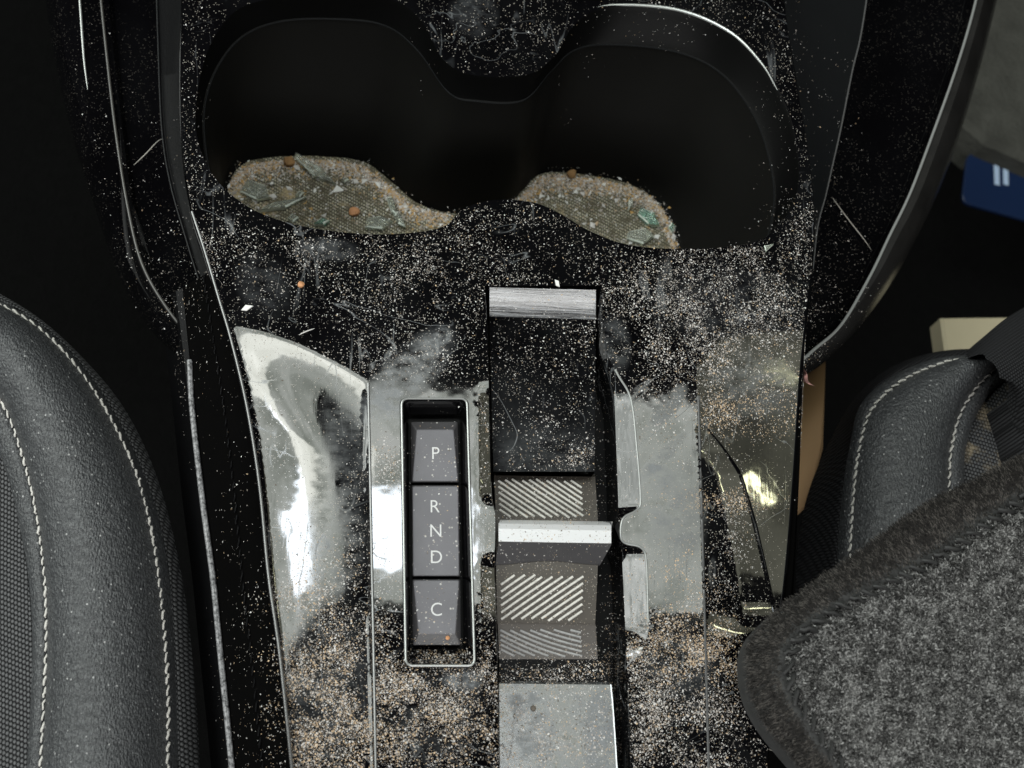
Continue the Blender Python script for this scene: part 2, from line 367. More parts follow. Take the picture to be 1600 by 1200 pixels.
# cup well outlines, picture measure: hole edge (z 0), lining lip (z -.010), foot (z -.065); None = straight below / tapered
OUT = [
 ((306, 200), (316, 200), (349, 320)), ((314, 115), (328, 125), (352, 290)), ((340, 50), (370, 62), (368, 262)), ((390, 6), (432, 33), (405, 247)),
 ((505, -8), (520, 28), (480, 243)), ((605, -2), (600, 38), (557, 250)), ((655, 28), (652, 78), (602, 278)), ((692, 92), (700, 143), (648, 316)),
 ((738, 117), (745, 156), (705, 330)), ((822, 117), (818, 155), (785, 325)), ((866, 88), (860, 112), (818, 298)), ((902, 34), (900, 76), (850, 270)),
 ((962, 8), (960, 68), (905, 271)), ((1060, 16), (1060, 80), (965, 281)), ((1140, 50), (1130, 115), (1012, 300)), ((1200, 112), (1180, 180), (1042, 332)),
 ((1240, 200), (1205, 250), (1057, 380)), ((1246, 300), (1212, 320), (1066, 430)), ((1205, 364), None, None), ((1150, 384), None, None), ((1060, 389), None, None),
 ((980, 382), None, None), ((920, 360), None, None), ((872, 332), None, None), ((828, 315), None, None), ((768, 313), None, None), ((722, 328), None, None),
 ((690, 355), None, None), ((610, 366), None, None), ((520, 361), None, None), ((440, 345), None, None), ((380, 318), None, None), ((330, 270), None, None)]
cA, cB, cD = [], [], []
ctr = P(760, 200, 0)
for a, b, d in OUT:
    A3 = P(*a, 0); cA.append(A3)
    cB.append(P(*b, -.010) if b else Vector((A3.x, A3.y - .001, -.010)))
    if d: cD.append(P(*d, -.065))
    else: cD.append(Vector((A3.x + (ctr.x - A3.x) * .10 - (.012 if A3.x > ctr.x + .06 else 0), A3.y + .004, -.065)))
cD[-1] = Vector((cD[-1].x - .012, cD[-1].y, -.065))
kA, kB, kD = cr_u(cA, 8), cr_u(cB, 8), cr_u(cD, 8)
def mixc(a, b, t, z): m = a * (1 - t) + b * t; m = m.copy(); m[:, 2] = z; return m

# outline and feature lines of the glossy deck
EL = [(288, -80), (283, 100), (286, 230), (298, 320), (318, 385), (340, 460), (362, 535), (386, 640), (405, 760), (419, 900), (436, 1020), (455, 1200), (466, 1330)]
ER = [(1216, -80), (1235, 80), (1260, 220), (1271, 330), (1268, 430), (1256, 520), (1248, 640), (1240, 760), (1228, 900), (1215, 1000), (1205, 1100), (1196, 1330)]
eL, eR = cr(EL, 260), cr(ER, 260)
xl = lin([p[1] for p in eL], [p[0] for p in eL]); xr = lin([p[1] for p in eR], [p[0] for p in eR])
RL = lin([500, 620, 1010, 1330], [573, 576, 584, 590])            # ridge left of the buttons
RR = lin([500, 620, 980, 1330], [1086, 1090, 1101, 1112])         # ridge right of the slot
GX = lin([600, 1050, 1330], [745, 752, 760])
SLx = [(757, 447), (762, 560), (765, 700), (768, 780), (773, 805), (773, 850), (772, 880), (776, 1000), (779, 1120), (781, 1310)]
SRx = [(940, 447), (944, 540), (964, 585), (985, 625), (994, 700), (1000, 782), (994, 798), (976, 808), (970, 820), (970, 842), (978, 850), (1000, 856), (1009, 876), (1012, 960), (1012, 990), (1000, 1050), (1000, 1310)]
CX = lin([655, 700, 740, 820, 920, 965], [1092, 1130, 1158, 1182, 1206, 1216])  # curve of a mirrored border, shaped into the deck as a crease
def H(x, y):
    z = 0.0
    if y > 480:
        L0, L1 = xl(y), RL(y)
        if L0 - 4 <= x < L1:
            t = max(0., (x - L0) / (L1 - L0)); ys = 508 + 95 * t ** 1.5
            if y > ys:
                d = min(y - ys, 260.); drop_ = .2e-3 * .072 * (d - d * d / 520.) * 1.0
                e = min(ss(0, .05, t), 1 - ss(.95, 1, t))
                z -= e * drop_ + .0013 * ss(ys, ys + 160, y) * math.sin(math.pi * t)
        R0, R1 = RR(y), xr(y)
        if R0 < x <= R1 + 4:
            t = min(1., (x - R0) / (R1 - R0))
            z -= .056 * .0002 * (x - R0) * ss(510, 620, y)
            c_ = CX(y)
            if 655 < y < 1000 and x < c_ - .5: z -= ss(690, 720, y) * (1 - ss(940, 1000, y)) * .080 * .0002 * min(x - R0, max(0., c_ - 34 - .06 * (y - 700) - R0) )
            if 655 < y < 1000 and x < c_ - .5: z -= .0004 * ss(655, 680, y) * (1 - ss(940, 1000, y))
        if GX(y) + 1 < x < 800 and y > 600: z -= .22 * .0002 * (x - GX(y)) * ss(600, 625, y) * (1 - ss(772, 792, y) * (1 - ss(866, 884, y)))
    z += .0009 * math.sin((y - 300) / 260.) * ss(380, 520, y)
    return z
def rrect(q, r=9, n=6):
    out = []; m = len(q)
    for i in range(m):
        p = Vector(q[i]); a = (Vector(q[i - 1]) - p).normalized(); b = (Vector(q[(i + 1) % m]) - p).normalized()
        for k in range(n + 1):
            t = k / n; s = p + a * r * (1 - t) ** 2 + b * r * t ** 2; out.append((s.x, s.y))
    return out
def dens(poly, step=5):
    out = []; n = len(poly)
    for i in range(n):
        a = Vector(poly[i][:2]); b = Vector(poly[(i + 1) % n][:2]); m = max(1, int((b - a).length / step))
        for k in range(m): q = a.lerp(b, k / m); out.append((q.x, q.y))
    return out
BZ = dens(rrect([(625, 624), (731, 624), (743, 1043), (632, 1043)], 12))
SLOT = dens([tuple(p) for p in cr(SLx, 140)] + [tuple(p) for p in cr(SRx, 190)][::-1], 6)
HOLE = [proj(p)[:2] for p in kA]
OUTL = [tuple(p) for p in eL] + [tuple(p) for p in eR][::-1]
OUTL = dens(OUTL, 6)
def line(f, y0, y1): return [(f(y), y) for y in np.arange(y0, y1, 5.)]
lines = [line(RL, 560, 1326), line(RR, 560, 1326), line(lambda y: RR(y) - 3, 565, 1326), line(lambda y: RR(y) + 3, 565, 1326), line(lambda y: RL(y) + 3, 565, 1326), line(lambda y: RL(y) - 5, 580, 1326), line(lambda y: RL(y) - 10, 590, 1326), line(lambda y: xl(y) + 3, 520, 1326), line(lambda y: xl(y) + 6.5, 525, 1326), line(lambda y: xl(y) + 10, 530, 1326), line(lambda y: GX(y) + 1, 600, 1326), line(lambda y: CX(y), 662, 990), [(CX(y) - 34 - .06 * (y - 700), y) for y in np.arange(712., 985., 5.)], line(lambda y: CX(y) - 1.5, 668, 985)]
pts = []; edges = []
def addpoly(p, closed):
    o = len(pts); pts.extend([tuple(map(float, q)) for q in p]); n = len(p)
    edges.extend([(o + i, o + (i + 1) % n) for i in range(n if closed else n - 1)])
for p in (OUTL, HOLE, BZ, SLOT): addpoly(p, True)
for l in lines: addpoly(l, False)
cp = np.array(pts)
gx, gy = np.meshgrid(np.arange(280, 1280, 5.5), np.arange(-80, 1330, 5.5)); gx = gx.copy(); gx[::2] += 2.75
gx = gx.ravel(); gy = gy.ravel(); keep = in_poly(OUTL, gx, gy) & ~in_poly(HOLE, gx, gy) & ~in_poly(BZ, gx, gy) & ~in_poly(SLOT, gx, gy)
gx, gy = gx[keep], gy[keep]; kk = np.ones(len(gx), bool)
for i in range(0, len(gx), 400):
    d = np.hypot(gx[i:i + 400, None] - cp[:, 0], gy[i:i + 400, None] - cp[:, 1]).min(1); kk[i:i + 400] = d > 2.6
pts += list(zip(gx[kk].tolist(), gy[kk].tolist()))
res = delaunay_2d_cdt([Vector(p) for p in pts], edges, [], 0, 1e-4)
vv, ff = res[0], res[2]
cx = np.array([sum(vv[i].x for i in f) / len(f) for f in ff]); cy = np.array([sum(vv[i].y for i in f) / len(f) for f in ff])
ok = in_poly(OUTL, cx, cy) & ~in_poly(HOLE, cx, cy) & ~in_poly(BZ, cx, cy) & ~in_poly(SLOT, cx, cy)
ff = [f for f, o in zip(ff, ok) if o]
W = []
for v in vv:
    p = P(v.x, v.y, 0); W.append(Vector((p.x, p.y, H(v.x, v.y))))
def up(V, f): a, b, c = V[f[0]], V[f[1]], V[f[2]]; return (b - a).cross(c - a).z > 0
ff = [f if up(W, f) else tuple(reversed(f)) for f in ff]
build('deck_panel', W, ff, M_gloss, con, angle=28, solid=True)
def deck(px, py, dz=0): p = P(px, py, 0); return Vector((p.x, p.y, H(px, py) + dz))

# cup wells
rim = [kA, mixc(kA, kB, .06, -.0005), mixc(kA, kB, .16, -.0018), mixc(kA, kB, .8, -.0085), mixc(kA, kB, 1, -.010)]
V, Fc = loft(rim, True); build('cup_rim', V, Fc, M_rim, con, solid=True)
inn = kB.copy(); c0 = kB.mean(0); dd = c0 - inn; dd /= np.linalg.norm(dd, axis=1)[:, None]; lip = inn + dd * .0006; lip[:, 2] = -.0102
w1 = inn + dd * .0011; w1[:, 2] = -.012
foot = kD.copy(); foot_up = mixc(kB, kD, .93, -.060); foot_f = foot.copy(); f0 = foot.mean(0); df = f0 - foot; df /= np.linalg.norm(df, axis=1)[:, None]
rows = [inn, lip, w1, mixc(w1, foot_up, .3, -.027), mixc(w1, foot_up, .65, -.044), foot_up, mixc(kB, kD, .99, -.0635), foot_f + df * .002]
rows[-1][:, 2] = -.065
V, Fc = loft(rows, True); build('cup_lining', V, Fc, M_lining, con, solid=True, angle=50)
V, Fc = tube([Vector(p) + Vector((0, 0, .0001)) for p in lip], .00028, 6, True); build('lining_lip', V, Fc, M_grey_strip, con)
mp = [tuple(p) for p in (foot_f + df * .0015)]
MPX = dens([(p[0] * 1000, p[1] * 1000) for p in mp], 2.5)
gx, gy = np.meshgrid(np.arange(-150, 150, 2.5), np.arange(-40, 200, 2.5)); gx, gy = gx.ravel(), gy.ravel(); k = in_poly(MPX, gx, gy); gx, gy = gx[k], gy[k]
mpa = np.array(MPX); k = np.array([np.hypot(mpa[:, 0] - a, mpa[:, 1] - b).min() > 1.2 for a, b in zip(gx, gy)]); q = MPX + list(zip(gx[k].tolist(), gy[k].tolist()))
res = delaunay_2d_cdt([Vector(p) for p in q], [(i, (i + 1) % len(MPX)) for i in range(len(MPX))], [], 0, 1e-5)
vx = np.array([sum(res[0][i].x for i in f) / len(f) for f in res[2]]); vy = np.array([sum(res[0][i].y for i in f) / len(f) for f in res[2]]); ok = in_poly(MPX, vx, vy)
W = [Vector((v.x / 1000, v.y / 1000, -.0640 + .0006 * noise.noise(Vector((v.x * .15, v.y * .15, 0))))) for v in res[0]]
fc = [f if up(W, f) else tuple(reversed(f)) for f, o in zip(res[2], ok) if o]
build('cup_mat', W, fc, M_cupmat, con, solid=True)

# thin rounded edges of the deck; pale tube colours stand in for edge highlights
def edge_tube(name, pts, r, mat=M_clean, dz=0, n=120, parent=con, onDeck=True, closed=False, taper=False):
    c = cr(pts, n, closed); V, Fc = tube([deck(a, b, dz) if onDeck else P(a, b, dz) for a, b in c], r, 8, closed, taper); return build(name, V, Fc, mat, parent)
edge_tube('edge_and_glint', [(300, 330), (319, 388), (341, 462), (363, 537), (387, 640), (406, 760), (420, 900), (437, 1020), (456, 1200), (467, 1325)], .00045, M_edge, -.0003)
edge_tube('edge_and_glint', [(1268, 430), (1256, 522), (1248, 640), (1240, 760), (1228, 900), (1215, 1000)], .00055, M_clean, -.0002)
edge_tube('edge_and_glint', [(905, 20), (960, 7), (1060, 15), (1140, 49), (1190, 98), (1215, 140)], .0006, M_dim2, -.0003, taper=True)  # pale tapered tube stands in for the glint on the cup rim
edge_tube('ridge_highlight', [(RL(y), y) for y in range(600, 1320, 60)], .00045, M_edge, -.0002)  # lighter tube colour stands in for the highlight on each ridge
edge_tube('ridge_highlight', [(RR(y), y) for y in range(620, 1320, 60)], .00045, M_edge, -.0002)
edge_tube('reflection_line', [(CX(y), y) for y in range(662, 960, 12)], .00030, M_clean, .0000, taper=True)  # added dark tube drawing a reflected border line, no real seam
# skirt of the deck on both sides
for pts_, sgn in ((eL, -1), (eR, 1)):
    r0 = [deck(a, b) for a, b in pts_]; 
    r1 = [p + Vector((sgn * .0006, 0, -.001)) for p in r0]; r2 = [p + Vector((sgn * .001, 0, -.012)) for p in r0]; r3 = [p + Vector((sgn * .001, 0, -.05)) for p in r0]
    V, Fc = loft([r0, r1, r2, r3]); build('deck_skirt', V, Fc if sgn < 0 else flip(Fc), M_clean, con)

# ---- selector slot
def c3(f, z): return [P(a, b, z) for a, b in f]
sl = cr(SLx, 140); sr = cr(SRx, 190)
top = [deck(a, b) for a, b in sl]; V, Fc = loft([top, [p + Vector((.0003, 0, -.0006)) for p in top], [p + Vector((.0008, 0, -.02)) for p in top]])
build('slot_wall', V, flip(Fc), M_clean, con)
SRB = lin([447, 540, 590, 620, 780, 805, 820, 842, 850, 870, 1000, 1310], [938, 940, 952, 960, 966, 966, 966, 967, 969, 972, 978, 990])
top = [deck(a, b) for a, b in sr]; bot = []
for (a, b), t_ in zip(sr, top):
    wch = max(0.5, a - SRB(b)); q = P(SRB(b), b, -.0003 - min(.0038, wch * .000100) * (1 - ss(975, 1025, b))); bot.append(q)
V, Fc = loft([top] + [[t_.lerp(b_, k) for t_, b_ in zip(top, bot)] for k in (.25, .5, .75)] + [bot, [p + Vector((-.0002, 0, -.02)) for p in bot]]); build('slot_chamfer', V, Fc, M_cham, con, solid=True, angle=25)
edge_tube('chamfer_highlight', [tuple(p) for p in sr[28:120]], .00035, M_dim2, -.0001)  # pale tube colour stands in for the highlight along this edge
V, Fc = loft([[P(x, 440, -.022) for x in (740, 1040)], [P(x, 1320, -.022) for x in (740, 1040)]]); build('slot_bottom', V, Fc, M_deep, con, solid=True)
# far end wall of the slot
V, Fc = loft([[deck(x, 447) for x in (757, 940)], [deck(x, 447) + Vector((0, 0, -.02)) for x in (757, 940)]]); build('slot_end', V, Fc, M_clean, con)
# curved slide cover
def strip(rows_px, nx=16, crown=0.0):
    """rows_px: (xl, xr, y, z) rows -> grid"""
    rows = []
    for (a, b, y, z, y2) in rows_px:
        rows.append([P(a + (b - a) * i / nx, y + (y2 - y) * i / nx, z + crown * (1 - (2 * i / nx - 1) ** 2)) for i in range(nx + 1)])
    return rows
rp = []
for i in range(13):
    a = i / 12; rp.append((765, 931, 449 + 46 * a, -.0006 - .0064 * a + .0003 * math.sin(a * math.pi), 453 + 46 * a))
V, Fc = loft(strip(rp)); build('slide_lip', V, Fc, M_scratch, con, solid=True, angle=60)
rp = []
for i in range(15):
    a = i / 14; rp.append((765 + 6 * a, 931 - 2 * a, 495 + 242 * a, -.0070 + .0046 * a, 499 + 238 * a))
V, Fc = loft(strip(rp)); build('slide_cover', V, Fc, M_slot, con, solid=True, angle=60)
sc1 = [P(931 - 2 * (i / 20), 453 + 284 * i / 20, float(np.interp(i, [0, 3, 20], [-.001, -.0072, -.0025]))) for i in range(21)]
V, Fc = loft([sc1, [p + Vector((0, 0, -.012)) for p in sc1]]); build('cover_side', V, flip(Fc), M_clean, con)
# rocker with ribbed pads
rock = empty('selector_rocker'); rock.parent = con
def pad(name, rows_px, mat): V, Fc = loft(strip(rows_px)); return build(name, V, Fc, mat, rock, solid=True)
PADS = [[(771, 929, 739, -.0105, 741), (772, 930, 743, -.0088, 745), (775, 934, 812, -.0050, 812)],
        [(776, 934, 884, -.0040, 886), (777, 930, 972, -.0075, 974), (778, 931, 976, -.0082, 978)],
        [(778, 931, 976, -.0082, 978), (780, 934, 1030, -.0135, 1030)],
        [(780, 934, 1030, -.0135, 1030), (780, 945, 1034, -.0134, 1034), (780, 955, 1064, -.0134, 1066)]]
pad('rocker_body', PADS[0] + [(775, 934, 884, -.0040, 886)] + PADS[1][1:] + PADS[2][1:], M_pad)
s_ = [P(x, y, z) for x, y, z in ((929, 741, -.0105), (934, 812, -.005), (934, 886, -.004), (930, 974, -.0075), (934, 1030, -.0135))]
V, Fc = loft([s_, [p + Vector((0.001, 0, -.010)) for p in s_]]); build('rocker_side', V, flip(Fc), M_clean, rock)
def on_pad(rows_px, x, v):
    """x fraction, v fraction over the pad rows"""
    m = len(rows_px) - 1; k = min(m - 1, int(v * m)); t = v * m - k; a, b = rows_px[k], rows_px[k + 1]
    f = [a[j] * (1 - t) + b[j] * t for j in range(5)]; return P(f[0] + (f[1] - f[0]) * x, f[2] + (f[4] - f[2]) * x, f[3])
def ribs(name, rows_px, x0, x1, v0, v1, n, slope, mat, r=.00026, wob=0):
    parts = []
    for i in range(n):
        o = (i + .5) / n * (1 + abs(slope)) - (abs(slope) if slope > 0 else 0); seg = []
        for k in range(25):
            t = k / 24; u = x0 + (x1 - x0) * t; q = o + slope * t + wob * math.sin(t * 3)
            if 0 <= q <= 1: seg.append(on_pad(rows_px, u, v0 + (v1 - v0) * q) + Vector((0, 0, .0001)))
        if len(seg) > 2: parts.append(tube(seg, r, 6))
    V, Fc = join(parts); return build(name, V, Fc, mat, rock, solid=True)
ribs('pad_ribs', PADS[0][1:], .04, .86, .06, .97, 17, 1.45, M_rib, .00036)
ribs('pad_ribs', PADS[1][:2], .04, .86, .15, .97, 15, -1.25, M_rib, .00038)
ribs('pad_ribs', PADS[2], .02, .84, .12, .92, 12, 1.1, M_rib_dark, .00036, .12)
# lever bar: bright top with dark bevel below
def lever():
    rows = []
    sec = [(812, -.005), (814, .0015), (818, .0030), (826, .0036), (846, .0030)]
    for (y, z) in sec: rows.append([P(779 + (955 - 779) * i / 14 + (2 if z < .002 else 0), y + 3 * (i / 14), z) for i in range(15)])
    return rows
r_ = lever(); V, Fc = loft(r_); 
n_ = len(V); V += [tuple(Vector(V[i]) + Vector((0, 0, -.004))) for i in (60, 74, 0, 14)]
build('lever_bar', V, Fc + [(14, 29, 44, 59, 74, n_ + 1, n_ + 3), (0, 15, 30, 45, 60, n_, n_ + 2)][0:1], M_satin, rock, solid=True, angle=25)
for x0, x1, xa, xb in ((779, 955, 774, 938),):
    top = [P(x0 + (x1 - x0) * i / 16, 846 + 3 * i / 16, .0030) for i in range(17)]
    m1 = [P(x0 + (x1 - x0) * i / 16, 849 + 3 * i / 16, .0024) for i in range(17)]
    bt = [P(xa + (xb - xa) * i / 16, 879 + 3 * math.cos(i / 16 * 6.28) , -.0036) for i in range(17)]
    V, Fc = loft([top, m1, bt, [p + Vector((0, 0, -.002)) for p in bt]]); build('lever_bevel', V, Fc, M_btn_side, rock, solid=True, angle=25)
    V = [P(955, 849, .003), P(955, 815, .003), P(934, 815, -.008), P(938, 882, -.008)]; build('lever_end', V, [(0, 1, 2, 3)], M_btn_side, rock)
# lower tray
rp = [(780, 934, 1030, -.0135, 1030), (780, 944, 1035, -.0134, 1035), (780, 952, 1064, -.0134, 1066), (780, 954, 1068, -.0122, 1070)]
for i in range(1, 11): a = i / 10; rp.append((780 + 2 * a, 954 + 16 * a ** .8, 1068 + 250 * a, -.0122 + .0052 * a, 1070 + 250 * a))
V, Fc = loft(strip(rp[:3])); build('tray_step', V, Fc, M_plastic, con, solid=True)
V, Fc = loft(strip(rp[2:])); build('slot_tray', V, Fc, M_smoke, con, solid=True)
e_ = [P(r[1], r[4], r[3]) for r in rp]; V, Fc = loft([e_, [p + Vector((0, 0, -.01)) for p in e_]]); build('tray_side', V, flip(Fc), M_clean, con)
V, Fc = tube([p + Vector((0, 0, .0001)) for p in e_[3:]], .0003, 6); build('tray_edge', V, Fc, M_line, con)

# ---- button bezel
bez = empty('button_bezel', deck(685, 830)); bez.parent = con
def ring(poly_px, z, deckz=False): return [(deck(a, b, z) if deckz else P(a, b, z)) for a, b in poly_px]
def inset(q, ins): 
    c = Vector((sum(p[0] for p in q) / 4, sum(p[1] for p in q) / 4)); return [(p[0] + (ins if p[0] < c.x else -ins), p[1] + (ins if p[1] < c.y else -ins)) for p in q]
q0 = [(625, 624), (731, 624), (743, 1043), (632, 1043)]
def rz(ins, r, z, dz=False): return ring(rrect(inset(q0, ins), r, 8), z, dz)
IN = [(641, 655), (717, 655), (721, 1011), (643, 1011)]
rows = [rz(-1, 12, 0, True), rz(0, 12, .0009, True), rz(3, 10, .0012, True), rz(5.5, 8, .0006, True), ring(rrect([(638, 648), (719, 648), (725, 1016), (641, 1016)], 4, 8), -.0035), ring(rrect([(638, 648), (719, 648), (725, 1016), (641, 1016)], 4, 8), -.007)]
V, Fc = loft(rows, True); build('bezel_frame', V, Fc, M_clean, bez, solid=True, angle=50)
V, Fc = tube(rz(2, 11, .0011, True), .00034, 8, True); build('bezel_rim', V, Fc, M_dim2, bez)
V = ring([(636, 646), (722, 646), (727, 1018), (640, 1018)], -.0062); build('bezel_floor', V, [(0, 3, 2, 1)], M_deep, bez, solid=True)
# shoulder between bezel and slot at the lever
def button(base, face, letters, zt=-.0012):
    ctr_ = P(sum(p[0] for p in base) / 4, sum(p[1] for p in base) / 4, zt)
    rows = [ring(rrect(base, 3, 4), -.006), ring(rrect(base, 3, 4), -.0029), ring(rrect(inset(base, .8), 3, 4), -.0026), ring(rrect(face, 3, 4), zt - .0002), ring(rrect(inset(face, 1.2), 3, 4), zt)]
    V, Fc = loft(rows, True); n = len(rows[0]); Fc.append(tuple(4 * n + i for i in range(n)))
    mi = [0] * (3 * n) + [1] * (n + 1)
    b = build('drive_button', V, Fc, None, con, loc=ctr_, solid=True, mats=[M_btn_side, M_btn], midx=mi, angle=20)
    for ch, px, py in letters:
        c = bpy.data.curves.new('letter', 'FONT'); c.body = ch; c.size = .0054; c.extrude = .00003; c.align_x = 'CENTER'; c.align_y = 'CENTER'; c.offset = -.00003
        tmp = bpy.data.objects.new('tmp_text', c); COL.objects.link(tmp); dg = bpy.context.evaluated_depsgraph_get()
        me = bpy.data.meshes.new_from_object(tmp.evaluated_get(dg)); bpy.data.objects.remove(tmp); bpy.data.curves.remove(c)
        me.name = 'letter'; me.materials.clear(); me.materials.append(M_letter)
        p = P(px, py, zt + .00006); rot = math.atan2(Xc.y, Xc.x)
        ca = P(px + 50, py, zt) - P(px, py, zt); rot = math.atan2(ca.y, ca.x)
        xs = [v.co.x for v in me.vertices]; ys = [v.co.y for v in me.vertices]; cxm = (min(xs) + max(xs)) / 2; cym = (min(ys) + max(ys)) / 2
        for v in me.vertices:
            x = (v.co.x - cxm) * .98; y = (v.co.y - cym) * 1.04; v.co = (x * math.cos(rot) - y * math.sin(rot), x * math.sin(rot) + y * math.cos(rot), v.co.z)
        o = bpy.data.objects.new('letter', me); COL.objects.link(o); o.parent = b; o.location = p - ctr_
    return b
button([(642, 659), (715, 659), (717, 754), (643, 754)], [(651, 671), (709, 671), (715.5, 752), (644.5, 752)], [('P', 681, 708)])
button([(643, 758), (717, 758), (719, 901), (644, 901)], [(644.5, 759.5), (716, 759.5), (717.5, 899.5), (645.5, 899.5)], [('R', 680, 791), ('N', 681, 829), ('D', 682, 870)])
button([(644, 905), (719, 905), (720, 1008), (645, 1008)], [(645.5, 906.5), (717.5, 906.5), (712, 991), (654, 991)], [('C', 682, 952)])

# ---- wings either side of the cup holders
def wing(name, curves, zs, mat, flipit, n=90, sub=None, parent=con, prof=None):
    rows = [pxcurve(c, n, z) for c, z in zip(curves, zs)]
    V, Fc = loft(rows); return build(name, V, flip(Fc) if flipit else Fc, mat, parent, solid=True, angle=40)
Lo = [(62, -80), (80, 60), (110, 200), (150, 330), (185, 430), (235, 515), (303, 578)]
Lm = [(78, -80), (96, 60), (122, 200), (158, 325), (196, 425), (245, 505), (305, 568)]
Lt = [(112, -80), (126, 60), (142, 200), (172, 325), (205, 418), (252, 492), (308, 556)]
Ln = [(150, -80), (164, 60), (180, 200), (200, 325), (222, 412), (260, 480), (312, 545)]
Li = [(164, -80), (175, 60), (191, 200), (208, 325), (230, 410), (266, 476), (314, 542)]
Lj = [(172, -80), (183, 60), (198, 200), (215, 325), (237, 408), (272, 472), (318, 538)]
Lk = [(243, -80), (247, 60), (253, 200), (266, 285), (290, 370), (312, 440), (345, 528)]
Ll = [(247, -80), (251, 60), (257, 200), (270, 283), (293, 369), (315, 440), (348, 528)]
Lp = [(287, -80), (282, 60), (284, 200), (292, 290), (310, 368), (330, 440), (356, 524)]
wing('left_wing'.replace('left_', 'side_'), [Lo, Lo, Lm, Lt, Ln, Li], [-.09, -.040, -.031, -.0265, -.0285, -.030], M_gloss2, True)
wing('wing_tray', [Li, Lj, Lk], [-.030, -.034, -.034], M_gloss2, True)
wing('wing_liner', [Lk, Ll, Lp], [-.034, -.0335, -.012], M_plastic, True)
V, Fc = tube(pxcurve(Ln, 90, -.0282), .00045, 8); build('wing_edge', V, Fc, M_dim, con)  # highlight on the wing edge, put into the tube colour
V, Fc = tube(pxcurve(Lk, 90, -.0334), .0003, 8); build('wing_edge', V, Fc, M_grey_strip, con)
V, Fc = tube(pxcurve([(120, -60), (126, 20), (131, 90), (137, 140)], 30, -.0262), .0004, 8, False, True); build('wing_edge', V, Fc, M_dim2, con)  # short highlight line on the left rail, put into a pale tube
Ro = [(1576, -80), (1553, 20), (1530, 110), (1498, 215), (1462, 310), (1430, 375), (1393, 442), (1345, 508), (1290, 564), (1250, 592)]
Rm = [(1570, -80), (1546, 20), (1522, 110), (1490, 212), (1452, 308), (1420, 373), (1383, 438), (1334, 506), (1284, 558), (1248, 586)]
Rt = [(1556, -80), (1532, 20), (1506, 110), (1472, 210), (1436, 305), (1403, 370), (1368, 436), (1324, 500), (1276, 552), (1246, 578)]
Rn = [(1543, -80), (1520, 20), (1493, 110), (1458, 208), (1422, 302), (1390, 368), (1358, 434), (1314, 508), (1272, 546), (1245, 570)]
Ri = [(1534, -80), (1511, 20), (1485, 110), (1450, 208), (1414, 302), (1382, 366), (1350, 432), (1306, 502), (1266, 540), (1244, 562)]
Rk = [(1366, -80), (1346, 50), (1332, 110), (1314, 200), (1300, 262), (1290, 306), (1278, 352), (1270, 420), (1262, 480), (1254, 540)]
Rp = [(1212, -80), (1232, 50), (1242, 110), (1256, 200), (1264, 262), (1268, 306), (1270, 352), (1267, 420), (1260, 480), (1252, 540)]
wing('side_wing', [Ro, Ro, Rm, Rt, Rn], [-.10, -.035, -.026, -.021, -.0215], M_rail, False)
wing('wing_tray', [Rn, Ri, Rk], [-.0215, -.028, -.028], M_gloss2, False)
wing('wing_liner', [Rk, Rk, Rp], [-.028, -.014, -.010], M_grey_strip, False)
V, Fc = tube(pxcurve(Rn, 120, -.0212), .00050, 8); build('wing_edge', V, Fc, M_dim2, con)  # bright highlight line of the right wing, put into the tube colour
V, Fc = tube(pxcurve(Rk[:8], 90, -.0139), .00030, 8); build('wing_edge', V, Fc, M_edge, con)  # light line on the strip border, put into the tube colour

# ---- stitched side cover left of the deck, and the narrow strip on the right
e0 = [(330, 420), (362, 535), (386, 640), (405, 760), (419, 900), (436, 1020), (455, 1200), (466, 1330)]
s1 = [(325, 425), (345, 540), (362, 640), (380, 760), (393, 900), (408, 1020), (425, 1200), (434, 1330)]
s2 = [(318, 430), (335, 540), (350, 640), (365, 760), (378, 900), (392, 1020), (410, 1200), (420, 1330)]
s3 = [(300, 440), (310, 545), (318, 640), (332, 760), (348, 900), (360, 1020), (380, 1200), (390, 1330)]
s4 = [(285, 450), (296, 560), (303, 640), (320, 780), (336, 900), (348, 1020), (366, 1200), (374, 1330)]
s5 = [(275, 455), (288, 565), (296, 640), (311, 780), (327, 900), (340, 1020), (357, 1200), (365, 1330)]
s6 = [(250, 470), (262, 570), (270, 640), (285, 780), (300, 900), (312, 1020), (330, 1200), (340, 1330)]
wing('side_cover', [e0, s1, s2, s3, s4], [-.006, -.009, -.0105, -.018, -.022], M_felt, True)
wing('cover_border', [s4, s5, s6], [-.0215, -.0225, -.060], M_plastic, True)
V, Fc = tube(pxcurve([(296, 563), (300, 640), (316, 780), (332, 900), (344, 1020), (362, 1200), (370, 1330)], 120, -.0210), .00085, 8)  # rounded rail edge; its mottled pale grey stands in for the rail highlight
t_ = NT('rail_edge_highlight'); t_.L(t_.mix(t_.ramp(t_.noise(900, 5, .7), [(.38, 0), (.62, 1)]), (.035, .035, .038), (.30, .30, .31)), t_.b.inputs['Base Color']); t_.b.inputs['Roughness'].default_value = .5
build('rail_highlight', V, Fc, t_.m, con)
